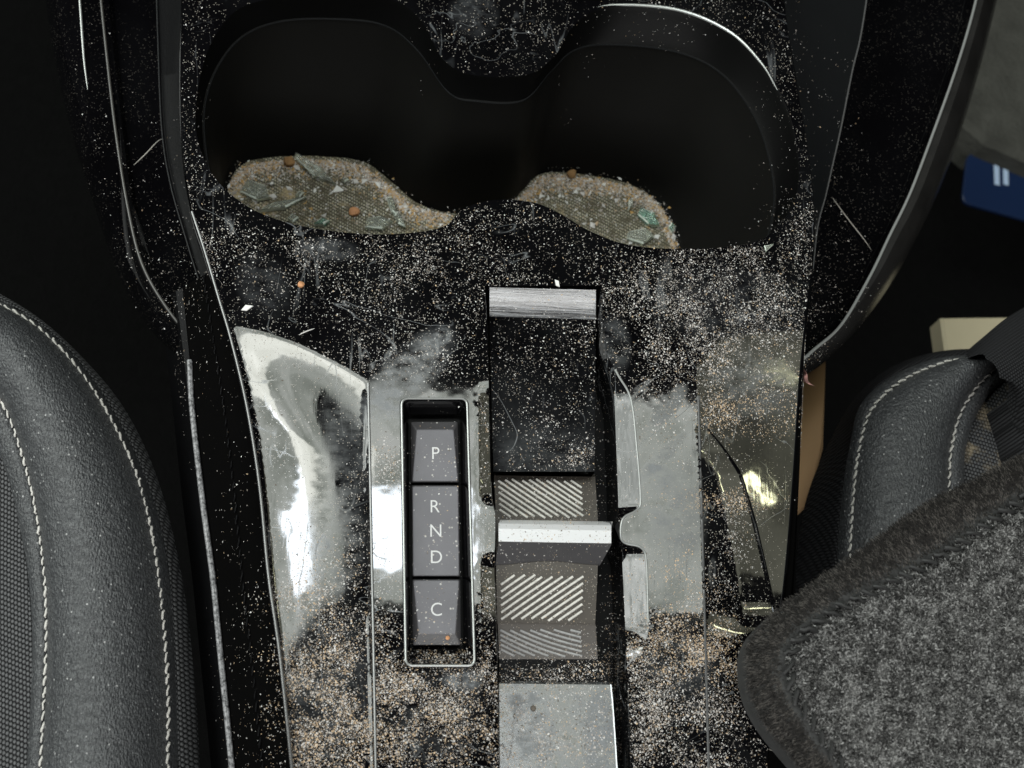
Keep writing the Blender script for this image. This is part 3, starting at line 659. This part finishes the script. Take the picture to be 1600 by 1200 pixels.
def stitches(path, spacing, length, r, mat, name, parent, lift=.0003, skew=.25):
    Pth = [Vector(p) for p in path]; L = [0]
    for a, b in zip(Pth, Pth[1:]): L.append(L[-1] + (b - a).length)
    arr = np.array([tuple(p) for p in Pth]); parts = []; s = 0
    def at(q): return Vector([np.interp(q, L, arr[:, j]) for j in range(3)])
    while s + length < L[-1]:
        a, b = at(s), at(s + length); d = (b - a).normalized(); n = Vector((-d.y, d.x, 0)).normalized() * length * skew * .5
        seg = [a + n * 1 + Vector((0, 0, -.0002))]
        for k in (.2, .5, .8): seg.append(a.lerp(b, k) + n * (1 - 2 * k) + Vector((0, 0, lift)))
        seg.append(b - n + Vector((0, 0, -.0002)))
        parts.append(tube([q + Vector((random.gauss(0, r * .3), random.gauss(0, r * .3), 0)) for q in seg], r * random.uniform(.75, 1.2), 6)); s += spacing * random.uniform(.96, 1.04)
    V, Fc = join(parts); return build(name, V, Fc, mat, parent)
stitches(pxcurve(s2, 120, -.0103), .0035, .0027, .00022, M_plastic, 'stitching', con)
g0 = [(1256, 520), (1249, 640), (1241, 760), (1229, 900), (1216, 1000), (1206, 1100)]
g1 = [(1258, 520), (1252, 640), (1246, 760), (1238, 900), (1228, 1000), (1222, 1100)]
g2 = [(1258, 520), (1253, 640), (1248, 760), (1241, 900), (1232, 1000), (1228, 1100)]
wing('edge_seal', [g0, g1, g2, g2], [-.001, -.001, -.004, -.05], M_felt, False)

# ------------------------------------------------------------------ seats
def stain(m):
    nt = m.node_tree; b = nt.nodes['Principled BSDF']; l = b.inputs['Base Color'].links[0].from_socket
    t = NT.__new__(NT); t.m = m; t.t = nt; t.n = nt.nodes; t.b = b; t.co = [n for n in nt.nodes if n.type == 'TEX_COORD'][0].outputs['Object']
    g = t.ramp(t.noise(60, 5, .7), [(.48, 0), (.62, 1)]); t.L(t.mix(t.math('MULTIPLY', g, .75), l, (.30, .24, .16)), b.inputs['Base Color']); return m
def seat(name, label, defs, n=130):
    root = empty(name, P(*defs['loc'])); tag(root, label, 'car seat', 'leather trimmed front seats')
    curves = {k: pxcurve(c, n, z) for k, (c, z) in defs['curves'].items()}
    for (pn, ks, bulge, mat) in defs['bands']:
        rows = []
        for a, b in zip(ks, ks[1:]):
            rows += between(curves[a], curves[b], 10, lambda t: bulge * (math.sin(math.pi * t)) ** .6)
        rows.append(curves[ks[-1]])
        for rr in rows:
            for p in rr: p.z += .0010 * noise.noise(p * 22)
        V, Fc = loft(rows); W_ = [Vector(v) for v in V]
        if not up(W_, Fc[len(Fc) // 2]): Fc = flip(Fc)
        build(pn, V, Fc, mat, root, angle=60)
    for k, dz in defs['stitch']:
        st = defs.get('offs', {}).get(k); path = curves[k]
        stitches([p + Vector((st or 0, 0, dz)) for p in path], .0033, .0027, .00038, M_thread, 'stitching', root)
    return root
seat('car_seat', 'charcoal leather and woven fabric seat with two pale stitched seams, left of the console', {
 'loc': (0, 1200, -.05),
 'curves': {
  'out': ([(-200, 440), (-60, 440), (30, 478), (110, 540), (190, 632), (245, 745), (282, 890), (302, 1040), (312, 1200), (314, 1340)], -.050),
  'sd':  ([(-200, 440), (-60, 448), (30, 486), (105, 545), (175, 640), (232, 760), (262, 880), (274, 1040), (278, 1200), (278, 1340)], -.036),
  's1':  ([(-200, 448), (-60, 456), (30, 492), (95, 545), (158, 628), (212, 738), (240, 850), (254, 960), (262, 1080), (262, 1200), (260, 1340)], -.028),
  's2':  ([(-200, 560), (-60, 572), (0, 625), (32, 700), (55, 790), (68, 880), (73, 960), (71, 1060), (64, 1200), (58, 1340)], -.024),
  'in':  ([(-200, 600), (-90, 625), (-22, 672), (12, 745), (32, 830), (44, 900), (50, 980), (49, 1070), (42, 1200), (38, 1340)], -.027),
  'far': ([(-420, 620), (-350, 660), (-320, 700), (-300, 760), (-280, 830), (-260, 900), (-250, 980), (-250, 1070), (-250, 1200), (-250, 1340)], -.040)},
 'bands': [('side_fabric', ['out', 'sd'], .004, M_fabric_dk if False else M_fabric), ('leather_edge', ['sd', 's1'], .0018, M_leather), ('leather_bolster', ['s1', 's2'], .016, M_leather), ('leather_piping', ['s2', 'in'], .0022, M_leather), ('seat_fabric', ['in', 'far'], .004, M_fabric)],
 'stitch': [('s1', .0004), ('s2', .0006)]})
seat('car_seat', 'charcoal leather seat partly under the carpet mat, right of the console', {
 'loc': (1500, 900, -.05),
 'curves': {
  'out': ([(1238, 1060), (1242, 950), (1246, 850), (1264, 765), (1300, 682), (1335, 622), (1385, 578), (1450, 555), (1530, 550), (1640, 556)], -.075),
  'sd':  ([(1306, 1060), (1304, 960), (1308, 860), (1316, 765), (1328, 690), (1345, 632), (1392, 588), (1455, 562), (1525, 556), (1640, 566)], -.046),
  's1':  ([(1332, 1060), (1325, 960), (1327, 870), (1333, 765), (1342, 700), (1360, 642), (1405, 598), (1460, 572), (1515, 562), (1640, 575)], -.042),
  's2':  ([(1482, 1060), (1480, 960), (1482, 870), (1482, 790), (1484, 715), (1497, 655), (1520, 612), (1545, 585), (1575, 566), (1650, 580)], -.040),
  'in':  ([(1505, 1060), (1503, 960), (1505, 870), (1506, 790), (1508, 715), (1520, 662), (1542, 622), (1570, 596), (1600, 580), (1660, 590)], -.044),
  'far': ([(1760, 1060), (1760, 960), (1760, 870), (1760, 790), (1760, 720), (1760, 680), (1760, 650), (1760, 625), (1760, 605), (1760, 600)], -.046)},
 'bands': [('side_fabric', ['out', 'sd'], .005, M_fabric_dk), ('leather_edge', ['sd', 's1'], .0016, M_leather), ('leather_bolster', ['s1', 's2'], .009, M_leather), ('leather_piping', ['s2', 'in'], .0022, M_leather), ('seat_fabric', ['in', 'far'], .003, stain(M_fabric_st))],
 'stitch': [('s1', .0004), ('s2', .0006)]})
# knitted backrest bulging in at the right edge
a = pxcurve([(1512, 560), (1545, 520), (1580, 492), (1625, 470), (1700, 455)], 40, -.034); b = pxcurve([(1540, 560), (1575, 545), (1610, 540), (1650, 530), (1720, 520)], 40, -.012)
c = pxcurve([(1562, 590), (1590, 600), (1625, 610), (1665, 620), (1740, 630)], 40, -.008); d = pxcurve([(1572, 625), (1585, 670), (1600, 715), (1650, 740), (1740, 760)], 40, -.028)
rows = [[p + Vector((0, 0, -.05)) for p in a]] + between(a, b, 8, lambda t: .004 * math.sin(math.pi * t)) + between(b, c, 8, lambda t: .002 * math.sin(math.pi * t)) + between(c, d, 8, lambda t: .004 * math.sin(math.pi * t)) + [d, [p + Vector((0, 0, -.03)) for p in d]]
V, Fc = loft(rows)
if not up([Vector(v) for v in V], Fc[len(Fc) // 2]): Fc = flip(Fc)
bk = build('seat_headrest', V, Fc, M_fabric_dk, None, angle=60)
tag(bk, 'black ribbed knit cushion bulging in beside the right seat at the frame edge', 'cushion')

# ------------------------------------------------------------------ things on the floor at the right
def slab(name, q, z, th, mat, label, cat, zz=None):
    poly = [P(a, b, z) for a, b in q]; ctr_ = sum(poly, Vector()) / len(poly)
    pl = [(p.x, p.y) for p in poly]
    ar = sum(pl[i][0] * pl[(i + 1) % len(pl)][1] - pl[(i + 1) % len(pl)][0] * pl[i][1] for i in range(len(pl)))
    if ar < 0: pl = pl[::-1]
    V, Fc = prism(pl, z - th, z, th * .1); o = build(name, V, Fc, mat, None, loc=(ctr_.x, ctr_.y, z - th), smooth=False); tag(o, label, cat); return o
slab('grey_carpet', [(1520, -120), (1497, 185), (1540, 222), (1610, 252), (1800, 330), (1800, -120)], -.20, .03, M_carpet_grey, 'blurred grey felt carpet at the top right corner', 'carpet')
bc = slab('blue_card', rrect([(1512, 238), (1700, 262), (1690, 368), (1503, 316)], 14, 5), -.215, .002, M_blue, 'blue plastic card with pale print lying right of the console', 'card')
for x in (1553, 1567):
    q = [P(a, b, -.2146) for a, b in ((x, 256), (x + 8, 258), (x + 9, 290), (x + 1, 288))]; build('printed_mark', q, [(0, 3, 2, 1)], M_white, bc, smooth=False)
slab('cream_board', [(1470, 496), (1640, 494), (1640, 556), (1478, 556)], -.13, .012, M_cream, 'cream board showing behind the top of the right seat', 'board')
slab('cardboard_sheet', [(1225, 590), (1291, 560), (1287, 700), (1262, 790), (1220, 830)], -.09, .01, M_card, 'tan cardboard sheet wedged between console and right seat', 'cardboard')
rows = []
for i in range(8):
    t = i / 7; rows.append([P(1247 + 5 * s + 3 * math.sin(t * 6) + (t ** 2) * 18, 576 + 26 * t + (s - 1) * 1.5, -.004 - .003 * math.sin(s * 2 + t * 4)) for s in range(3)])
V, Fc = loft(rows); o = build('paper_scrap', V, Fc, M_pink, None); tag(o, 'pinkish torn paper scrap caught at the right edge of the console', 'paper scrap')

# ------------------------------------------------------------------ carpet mat
mat_root = empty('carpet_mat', P(1500, 1100, .02)); tag(mat_root, 'dark grey carpet mat with black overlocked edge lying over the right seat', 'car mat')
mo = [(1760, 632), (1680, 668), (1600, 712), (1520, 755), (1440, 795), (1350, 860), (1270, 915), (1205, 965), (1174, 1005), (1170, 1050), (1180, 1095), (1205, 1140), (1250, 1195), (1300, 1250), (1380, 1340)]
mi_ = [(1800, 680), (1700, 722), (1620, 768), (1548, 815), (1472, 868), (1385, 915), (1315, 950), (1258, 988), (1236, 1015), (1230, 1045), (1240, 1085), (1262, 1122), (1300, 1180), (1345, 1232), (1420, 1320)]
mf = [(1800, 740), (1785, 800), (1770, 850), (1750, 890), (1730, 930), (1710, 960), (1700, 985), (1695, 1005), (1692, 1025), (1692, 1050), (1695, 1080), (1700, 1120), (1710, 1180), (1720, 1250), (1740, 1340)]
def mcurve(c, z): q = cr_u(c, 10)[:-10]; return [P(a, b, z) for a, b in q]
co, ci, cf = mcurve(mo, .020), mcurve(mi_, .0275), mcurve(mf, .030)
rows = [[p + Vector((0, 0, -.012)) for p in co], [p + Vector((0, 0, -.006)) for p in co]] + between(co, ci, 8, lambda t: .003 * math.sin(math.pi * t) ** .7) + between(ci, cf, 20, lambda t: .002 * min(1, t * 8))
V, Fc = loft(rows)
if not up([Vector(v) for v in V], Fc[-20]): Fc = flip(Fc)
build('mat_backing', V, Fc, M_matbase, mat_root, angle=70)
def grow(N, pick, length, width, mats, name, wts, lift, align=None, curl=.5):
    V = np.zeros((N * 6, 3)); Fc = []; mi2 = []
    for i in range(N):
        p, n = pick(); L = length * random.uniform(.6, 1.3); 
        th = random.uniform(0, 6.283)
        d = Vector((math.cos(th), math.sin(th), 0))
        if align: d = (align(p, n) + d * .45).normalized()
        s = Vector((-d.y, d.x, 0)) * width * random.uniform(.6, 1.2) * .5
        q0_ = p; q1 = p + d * L * .5 + Vector((0, 0, lift * random.uniform(.5, 1.2))); e = Vector((d.x * math.cos(curl) - d.y * math.sin(curl), d.x * math.sin(curl) + d.y * math.cos(curl), 0)) if random.random() < .5 else d
        q2 = q1 + e * L * .5 + Vector((0, 0, lift * random.uniform(-.6, .5)))
        for k, (q, f) in enumerate(((q0_, 1), (q1, 1), (q2, .5))): V[i * 6 + 2 * k] = q + s * f; V[i * 6 + 2 * k + 1] = q - s * f
        b = i * 6; Fc += [(b, b + 1, b + 3, b + 2), (b + 2, b + 3, b + 5, b + 4)]; q_ = noise.noise(p * 420) + .22 * noise.noise(p * 130); w2 = [wts[0]] + [max(.01, x * (1 + (2.6 if k == 0 else -2.2) * q_)) for k, x in enumerate(wts[1:])]; m = random.choices(range(len(mats)), w2)[0]; mi2 += [m, m]
    ob = build(name, V, Fc, None, mat_root, smooth=False, mats=mats, midx=mi2); ob['kind'] = 'stuff'; return ob
def quad_pick(c0, c1, t0, t1, z0, z1, bul):
    L = np.array([(Vector(c0[i]) - Vector(c1[i])).length for i in range(len(c0) - 1)]); L = L * np.array([(Vector(c0[i + 1]) - Vector(c0[i])).length + (Vector(c1[i + 1]) - Vector(c1[i])).length for i in range(len(c0) - 1)])
    cum = np.cumsum(L / L.sum())
    def f():
        while True:
            i = int(np.searchsorted(cum, random.random())); i = min(i, len(c0) - 2); u = random.random(); t = random.uniform(t0, t1)
            a_ = Vector(c0[i]).lerp(Vector(c0[i + 1]), u); b_ = Vector(c1[i]).lerp(Vector(c1[i + 1]), u)
            p = a_.lerp(b_, t); p.z += bul(t); x, y = proj(p)
            if -20 < x < 1640 and y < 1240: return p, (a_ - b_).normalized()
    return f
grow(90000, quad_pick(ci, cf, 0, 1.0, 0, 0, lambda t: .002 * min(1, t * 8) - .0002), .0014, .00036, M_pile, 'mat_pile', (.46, .28, .26), .0009, curl=1.3)
grow(30000, quad_pick(co, ci, -.01, 1.0, 0, 0, lambda t: .003 * max(0, math.sin(math.pi * min(1, max(0, t)))) ** .7 - .0002), .0018, .00024, M_bind, 'mat_binding', (.70, .30), .0005, align=lambda p, n: n)
stitches([p + Vector((0, 0, .0016)) for p in ci], .0042, .0034, .00065, M_dkthread, 'mat_stitching', mat_root, skew=.9)

# ------------------------------------------------------------------ dust and debris
BV = []; BF = []
for V, Fc in SOLID:
    o = len(BV); BV += V; BF += [tuple(i + o for i in f) for f in Fc]
bvh = BVHTree.FromPolygons(BV, BF)
def drop(x, y, top_=.08):
    h = bvh.ray_cast(Vector((x, y, top_)), Vector((0, 0, -1))); return (h[0], h[1]) if h[0] is not None else (None, None)
# (px, py, rx, ry, amount, tan share)
BL = [(1130, 470, 130, 70, 1.0, .04), (1010, 460, 90, 60, .6, .05), (1180, 400, 80, 22, .5, .05), (620, 450, 170, 60, .42, .05), (480, 400, 130, 30, .32, .03), (700, 390, 90, 50, .40, .08), (850, 345, 90, 25, .22, .12),
      (1170, 560, 80, 60, .75, .2), (1060, 570, 60, 40, .6, .05), (1165, 655, 65, 22, 1.4, .85), (1150, 640, 30, 14, 1.0, .9), (1130, 785, 55, 14, 1.6, .9), (1090, 540, 60, 40, .6, .1), (1040, 650, 50, 60, .35, .2), (1140, 850, 26, 70, .8, .05), (1120, 1100, 70, 110, .8, .12),
      (1055, 1020, 60, 30, 1.8, .95), (1135, 1025, 34, 30, 1.9, 1.0), (1050, 950, 50, 40, .7, .6), (1050, 1120, 50, 90, .9, .12), (990, 1080, 22, 120, .55, .1), (1060, 900, 40, 40, .3, .7),
      (470, 960, 60, 50, .9, .2), (500, 1060, 80, 70, 1.3, .5), (520, 1150, 80, 70, 1.4, .55), (670, 1130, 90, 70, 1.2, .5), (680, 1080, 80, 36, .9, .3), (600, 1010, 24, 60, .7, .1), (500, 900, 60, 40, .6, .2), (606, 733, 20, 30, 1.5, .05), (690, 1028, 50, 10, 1.2, .3), (760, 1000, 12, 200, .7, .2), (755, 750, 10, 120, .3, .2),
      (850, 590, 80, 130, .26, .1), (900, 720, 30, 20, .7, .1), (860, 1048, 80, 14, 1.2, .15), (870, 1140, 90, 80, .75, .2), (870, 820, 90, 100, .25, .2), (850, 1010, 70, 20, .3, .1),
      (1225, 120, 30, 130, .14, .05), (1250, 340, 26, 40, .7, .1), (1100, 20, 110, 25, .22, .1), (790, 60, 110, 50, .10, .1), (310, 420, 26, 90, .12, .05), (300, 200, 20, 200, .10, .05), (240, 400, 60, 160, .45, .05), (150, 200, 60, 200, .08, .05), (285, 470, 40, 70, .25, .05),
      (350, 380, 40, 50, .22, .03), (390, 560, 50, 60, .1, .0), (997, 1090, 20, 110, 1.0, .1), (1330, 250, 90, 200, .04, .05), (370, 900, 40, 260, .18, .1), (640, 560, 90, 40, .40, .02), (1290, 450, 40, 60, .08, 0), (560, 880, 16, 110, .5, .1), (680, 850, 40, 180, .06, .1), (455, 700, 60, 140, .05, 0)]
BLa = np.array(BL)
PXS, PYS, TWS, DNS = [], [], [], []
for chunk in range(10):
    N = 110000
    px = rng.uniform(60, 1420, N); py = rng.uniform(-40, 1240, N)
    g = BLa[None, :, 4] * np.exp(-(((px[:, None] - BLa[:, 0]) / BLa[:, 2]) ** 2 + ((py[:, None] - BLa[:, 1]) / BLa[:, 3]) ** 2) * .8)
    dn = g.sum(1); tanw = (g * BLa[None, :, 5]).sum(1) / np.maximum(dn, 1e-6)
    k = dn > .02; px, py, dn, tanw = px[k], py[k], dn[k], tanw[k]
    cl = np.array([noise.noise(Vector((a * .022, b * .022, 0))) + .7 * noise.noise(Vector((a * .09, b * .09, 3))) for a, b in zip(px, py)])
    dn = np.clip(dn, 0, 1.8) * np.clip(.8 + 1.15 * cl, .06, 2.2)
    lx = np.array([xl(b) for b in py]); dn = np.where(px < lx - 2, dn * .22, dn)
    sel = rng.random(len(px)) < dn * .40
    PXS.append(px[sel]); PYS.append(py[sel]); TWS.append(tanw[sel]); DNS.append(dn[sel])
px, py, tanw, dn = map(np.concatenate, (PXS, PYS, TWS, DNS))
V = []; Fc = []; mi2 = []; cnt = 0
def flake(p, n, L, m):
    th = random.uniform(0, 6.283); u = Vector((math.cos(th), math.sin(th), 0)); v = Vector((-u.y, u.x, 0)); asp = random.uniform(.25, .8)
    if n is not None and n.z > .3: u = (u - n * u.dot(n)).normalized(); v = n.cross(u)
    else: n = Vector((0, 0, 1))
    b = len(V); tl = random.uniform(.1, .45) * L * .4; bend = random.uniform(-.3, .3) * L
    V.extend([p - u * L * .5 + v * bend, p + v * L * asp * .5, p + u * L * .5 + v * bend, p - v * L * asp * .4, p + n * tl + u * random.uniform(-.2, .2) * L])
    Fc.extend([(b, b + 4, b + 1)[::-1], (b + 1, b + 4, b + 2)[::-1], (b + 2, b + 4, b + 3)[::-1], (b + 3, b + 4, b)[::-1]]); mi2.extend([m] * 4)
for a, b, tw, d_ in zip(px, py, tanw, dn):
    q = P(a, b, -.003); h, n = drop(q.x, q.y)
    if h is None or h.z < -.045: continue
    L = .00031 * math.exp(random.gauss(0, .45))
    if random.random() < .04: L *= 2.0
    L = min(L, .00085)
    m = 2 if random.random() < tw * .75 else random.choices((0, 1, 3, 4), (.30, .40, .25, .05))[0]
    flake(h + Vector((0, 0, .00002)), n, L, m)
print('flakes', len(Fc) // 4)
o = build('dust', V, Fc, None, None, smooth=False, mats=dustm, midx=mi2); tag(o, 'grey and tan dust grit scattered over the glossy black console', 'dust', kind='stuff')
# sand in the cup wells
V = []; Fc = []; mi2 = []
vis = [p for p in [(360, 290), (372, 262), (410, 249), (480, 245), (560, 252), (600, 278), (640, 318), (700, 334), (690, 352), (640, 366), (520, 364), (440, 350)]]
far1 = cr([(362, 280), (380, 260), (410, 250), (480, 246), (556, 253), (600, 281), (645, 318), (700, 332)], 200); far2 = cr([(800, 315), (822, 298), (852, 272), (905, 274), (965, 284), (1012, 303), (1040, 334), (1055, 380)], 200)
for far, k in ((far1, 0), (far2, 1)):
    for i in range(5200):
        a, b = far[random.randrange(200)]; s = abs(random.gauss(0, 1)) * (13 + 8 * (noise.noise(Vector((a * .03, k, 0))))); 
        q = P(a + random.gauss(0, 3), b + 2 + s, -.0635); h, n = drop(q.x, q.y, -.045)
        if h is None or h.z > -.0618: continue
        flake(h + Vector((0, 0, .0001)), n, .0007 * math.exp(random.gauss(0, .4)), random.choices((0, 1, 2, 3, 4, 5), (.20, .26, .2, .14, .08, .22))[0])
for i in range(420):
    a = random.uniform(345, 1070); b = random.uniform(250, 430); q = P(a, b, -.0635); h, n = drop(q.x, q.y, -.045)
    if h is None or h.z > -.0618: continue
    flake(h + Vector((0, 0, .0002)), n, .0016 * math.exp(random.gauss(0, .4)), random.choices((0, 4, 5, 1), (.35, .35, .15, .15))[0])
for i in range(6000):
    a = random.uniform(345, 1070); b = random.uniform(250, 430); q = P(a, b, -.0635); h, n = drop(q.x, q.y, -.045)
    if h is None or h.z > -.0618: continue
    flake(h, n, .0006 * math.exp(random.gauss(0, .4)), random.choices((0, 1, 2, 3, 4), (.25, .35, .15, .2, .05))[0])
o = build('sand', V, Fc, None, None, smooth=False, mats=dustm, midx=mi2); tag(o, 'tan sand and grit lining the bottoms of the cup holders', 'sand', kind='stuff')

# glass shards and crumbs
def shard(px_, py_, rx, ry, rot, th, mat, label, z=-.063, nv=5, group='glass shards in the cup holders', name='glass_shard', cat='glass shard', tilt=.12):
    k = DIST / F; c = P(px_, py_, z); h, n = drop(c.x, c.y, z + .012)
    if h is not None: c = h.copy()
    rnd = random.Random(int(px_ * 7 + py_)); poly = []
    for i in range(nv):
        t = 6.283 * (i + rnd.uniform(-.22, .22)) / nv; x = math.cos(t) * rx * k * rnd.uniform(.85, 1.15); y = math.sin(t) * ry * k * rnd.uniform(.85, 1.15)
        poly.append((x * math.cos(rot) - y * math.sin(rot), x * math.sin(rot) + y * math.cos(rot)))
    V, Fc = prism(poly, 0, th, th * .25); o = build(name, V, Fc, None, None, smooth=False, mats=[mat, M_gedge if 'glass' in mat.name else mat], midx=[0, 0] + [0 if q % 2 else 1 for q in range(nv)] + [(k % 2) for k in range(nv)]); o.location = c + Vector((0, 0, .0006)); o.rotation_euler = (rnd.uniform(-tilt, tilt), rnd.uniform(-tilt, tilt), 0)
    tag(o, label, cat, group); return o
GL = [(396, 298, 32, 19, -.5, M_glass, 'broad clear glass shard at the left tip of the left cup holder'), (492, 268, 50, 10, -.6, M_glass, 'long dark glass sliver in the middle of the left cup holder'),
      (438, 322, 50, 9, .45, M_glass, 'long glass sliver rising to the right, lower left of the left cup holder'), (468, 306, 9, 7, .3, M_glass, 'small glass bit at the tip of the lower left sliver'),
      (458, 342, 12, 9, 0, M_glass, 'pale glass bit against the near edge of the left cup holder'), (503, 348, 16, 8, .2, M_glass_g, 'greenish glass chip at the near edge of the left cup holder'),
      (592, 350, 30, 15, .2, M_glass, 'flat clear glass shard right of the orange crumb'), (612, 322, 7, 22, .3, M_glass, 'upright glass sliver at the right of the left cup holder'), (625, 345, 7, 20, .5, M_glass, 'second glass sliver nearest the sand in the left cup holder'),
      (1013, 340, 26, 14, -.7, M_glass_g, 'green glass shard in the right cup holder'), (998, 370, 26, 17, 0, M_glass, 'rounded clear glass piece at the near edge of the right cup holder'),
      (985, 318, 14, 6, 1.2, M_glass, 'small glass splinter above the green shard'), (1050, 356, 7, 9, 0, M_glass_g, 'tiny green glass chip at the right wall of the right cup holder'), (540, 282, 7, 6, 0, M_glass, 'tiny glass bit right of the long dark sliver')]
for (a, b, rx, ry, rot, m, lab) in GL: shard(a, b, rx, ry, rot, .0022, m, lab, nv=4 if ry < 10 else 5)
def crumb(px_, py_, r, mat, label, z, group=None, name='crumb', cat='crumb'):
    c = P(px_, py_, z); h, n = drop(c.x, c.y, z + .014); c = h if h is not None else c; R = r * DIST / F
    V = []; Fc = []; rnd = random.Random(int(px_ + py_))
    nu, nv = 10, 7
    for i in range(nv + 1):
        for j in range(nu):
            th = math.pi * i / nv; ph = 6.283 * j / nu; d = Vector((math.sin(th) * math.cos(ph), math.sin(th) * math.sin(ph), math.cos(th))); V.append(d * R * (1 + .35 * noise.noise(d * 2.1 + Vector((px_, 0, 0)))) * 1.0)
    for i in range(nv):
        for j in range(nu): Fc.append((i * nu + j, (i + 1) * nu + j, (i + 1) * nu + (j + 1) % nu, i * nu + (j + 1) % nu))
    V = [Vector((v.x, v.y, v.z * .6)) for v in V]
    o = build(name, V, Fc, mat, None, angle=30); o.location = c + Vector((0, 0, R * .5)); tag(o, label, cat, group); return o
crumb(554, 331, 10, M_orange, 'orange crumb on the mat of the left cup holder', -.063)
crumb(470, 446, 5.5, M_orange, 'small orange crumb on the glossy panel below the left cup holder', 0)
crumb(452, 253, 11, M_brown, 'brown crumb at the far wall of the left cup holder', -.063)
crumb(893, 272, 9, M_brown, 'brown crumb at the far wall of the right cup holder', -.063)
shard(386, 484, 11, 5, .25, .0005, dustm[4], 'white chip on the glossy panel above the bright left scoop', 0, 4, None, 'white_chip', 'chip')
shard(1198, 389, 12, 6, .4, .0008, M_glass, 'pale glass chip by the right cup holder near edge', 0, 3, None, 'glass_chip', 'glass chip')
shard(870, 445, 4, 8, .4, .0006, dustm[4], 'white chip at the top end of the selector slot', 0, 4, None, 'white_chip', 'chip')
shard(425, 287, 5, 4, 0, .001, dustm[4], 'white fleck left of the cup holder sliver', -.063, 4, None, 'white_chip', 'chip')
def fibre(pts_, r, label, mat=M_line, name='fibre'):
    c = cr([(a, b, z) for a, b, z in pts_], 24); V, Fc = tube([P(*q) for q in c], r, 6, taper=True); o = build(name, V, Fc, mat, None, loc=P(*pts_[0])); tag(o, label, 'fibre'); return o
M_fib = simple('pale_fibre', (.30, .28, .25), .6)
fibre([(209, 258, -.030), (228, 240, -.029), (246, 221, -.029), (254, 217, -.0295)], .0002, 'pale bent fibre on the left wing of the console', M_fib)
fibre([(1300, 308, -.026), (1325, 342, -.0265), (1350, 374, -.026), (1361, 390, -.0245)], .0002, 'thin pale line on the right wing of the console', M_fib)  # thin pale tube laid along the wing
fibre([(1180, 1160, -.004), (1205, 1172, -.002), (1235, 1182, .003)], .00012, 'short loose hair beside the lower edge of the carpet mat', M_fib)
fibre([(466, 524, .0006), (478, 518, .0008), (492, 513, .0006)], .0002, 'tiny pale thread on the glossy panel left of the smudge', dustm[0])

crumb(699, 998, 3.2, M_orange, 'tiny orange fibre crumb on the lower skirt of the C button', -.003)
crumb(834, 1106, 4.0, dustm[3], 'small dark crumb on the scuffed tray below the rocker', -.01)
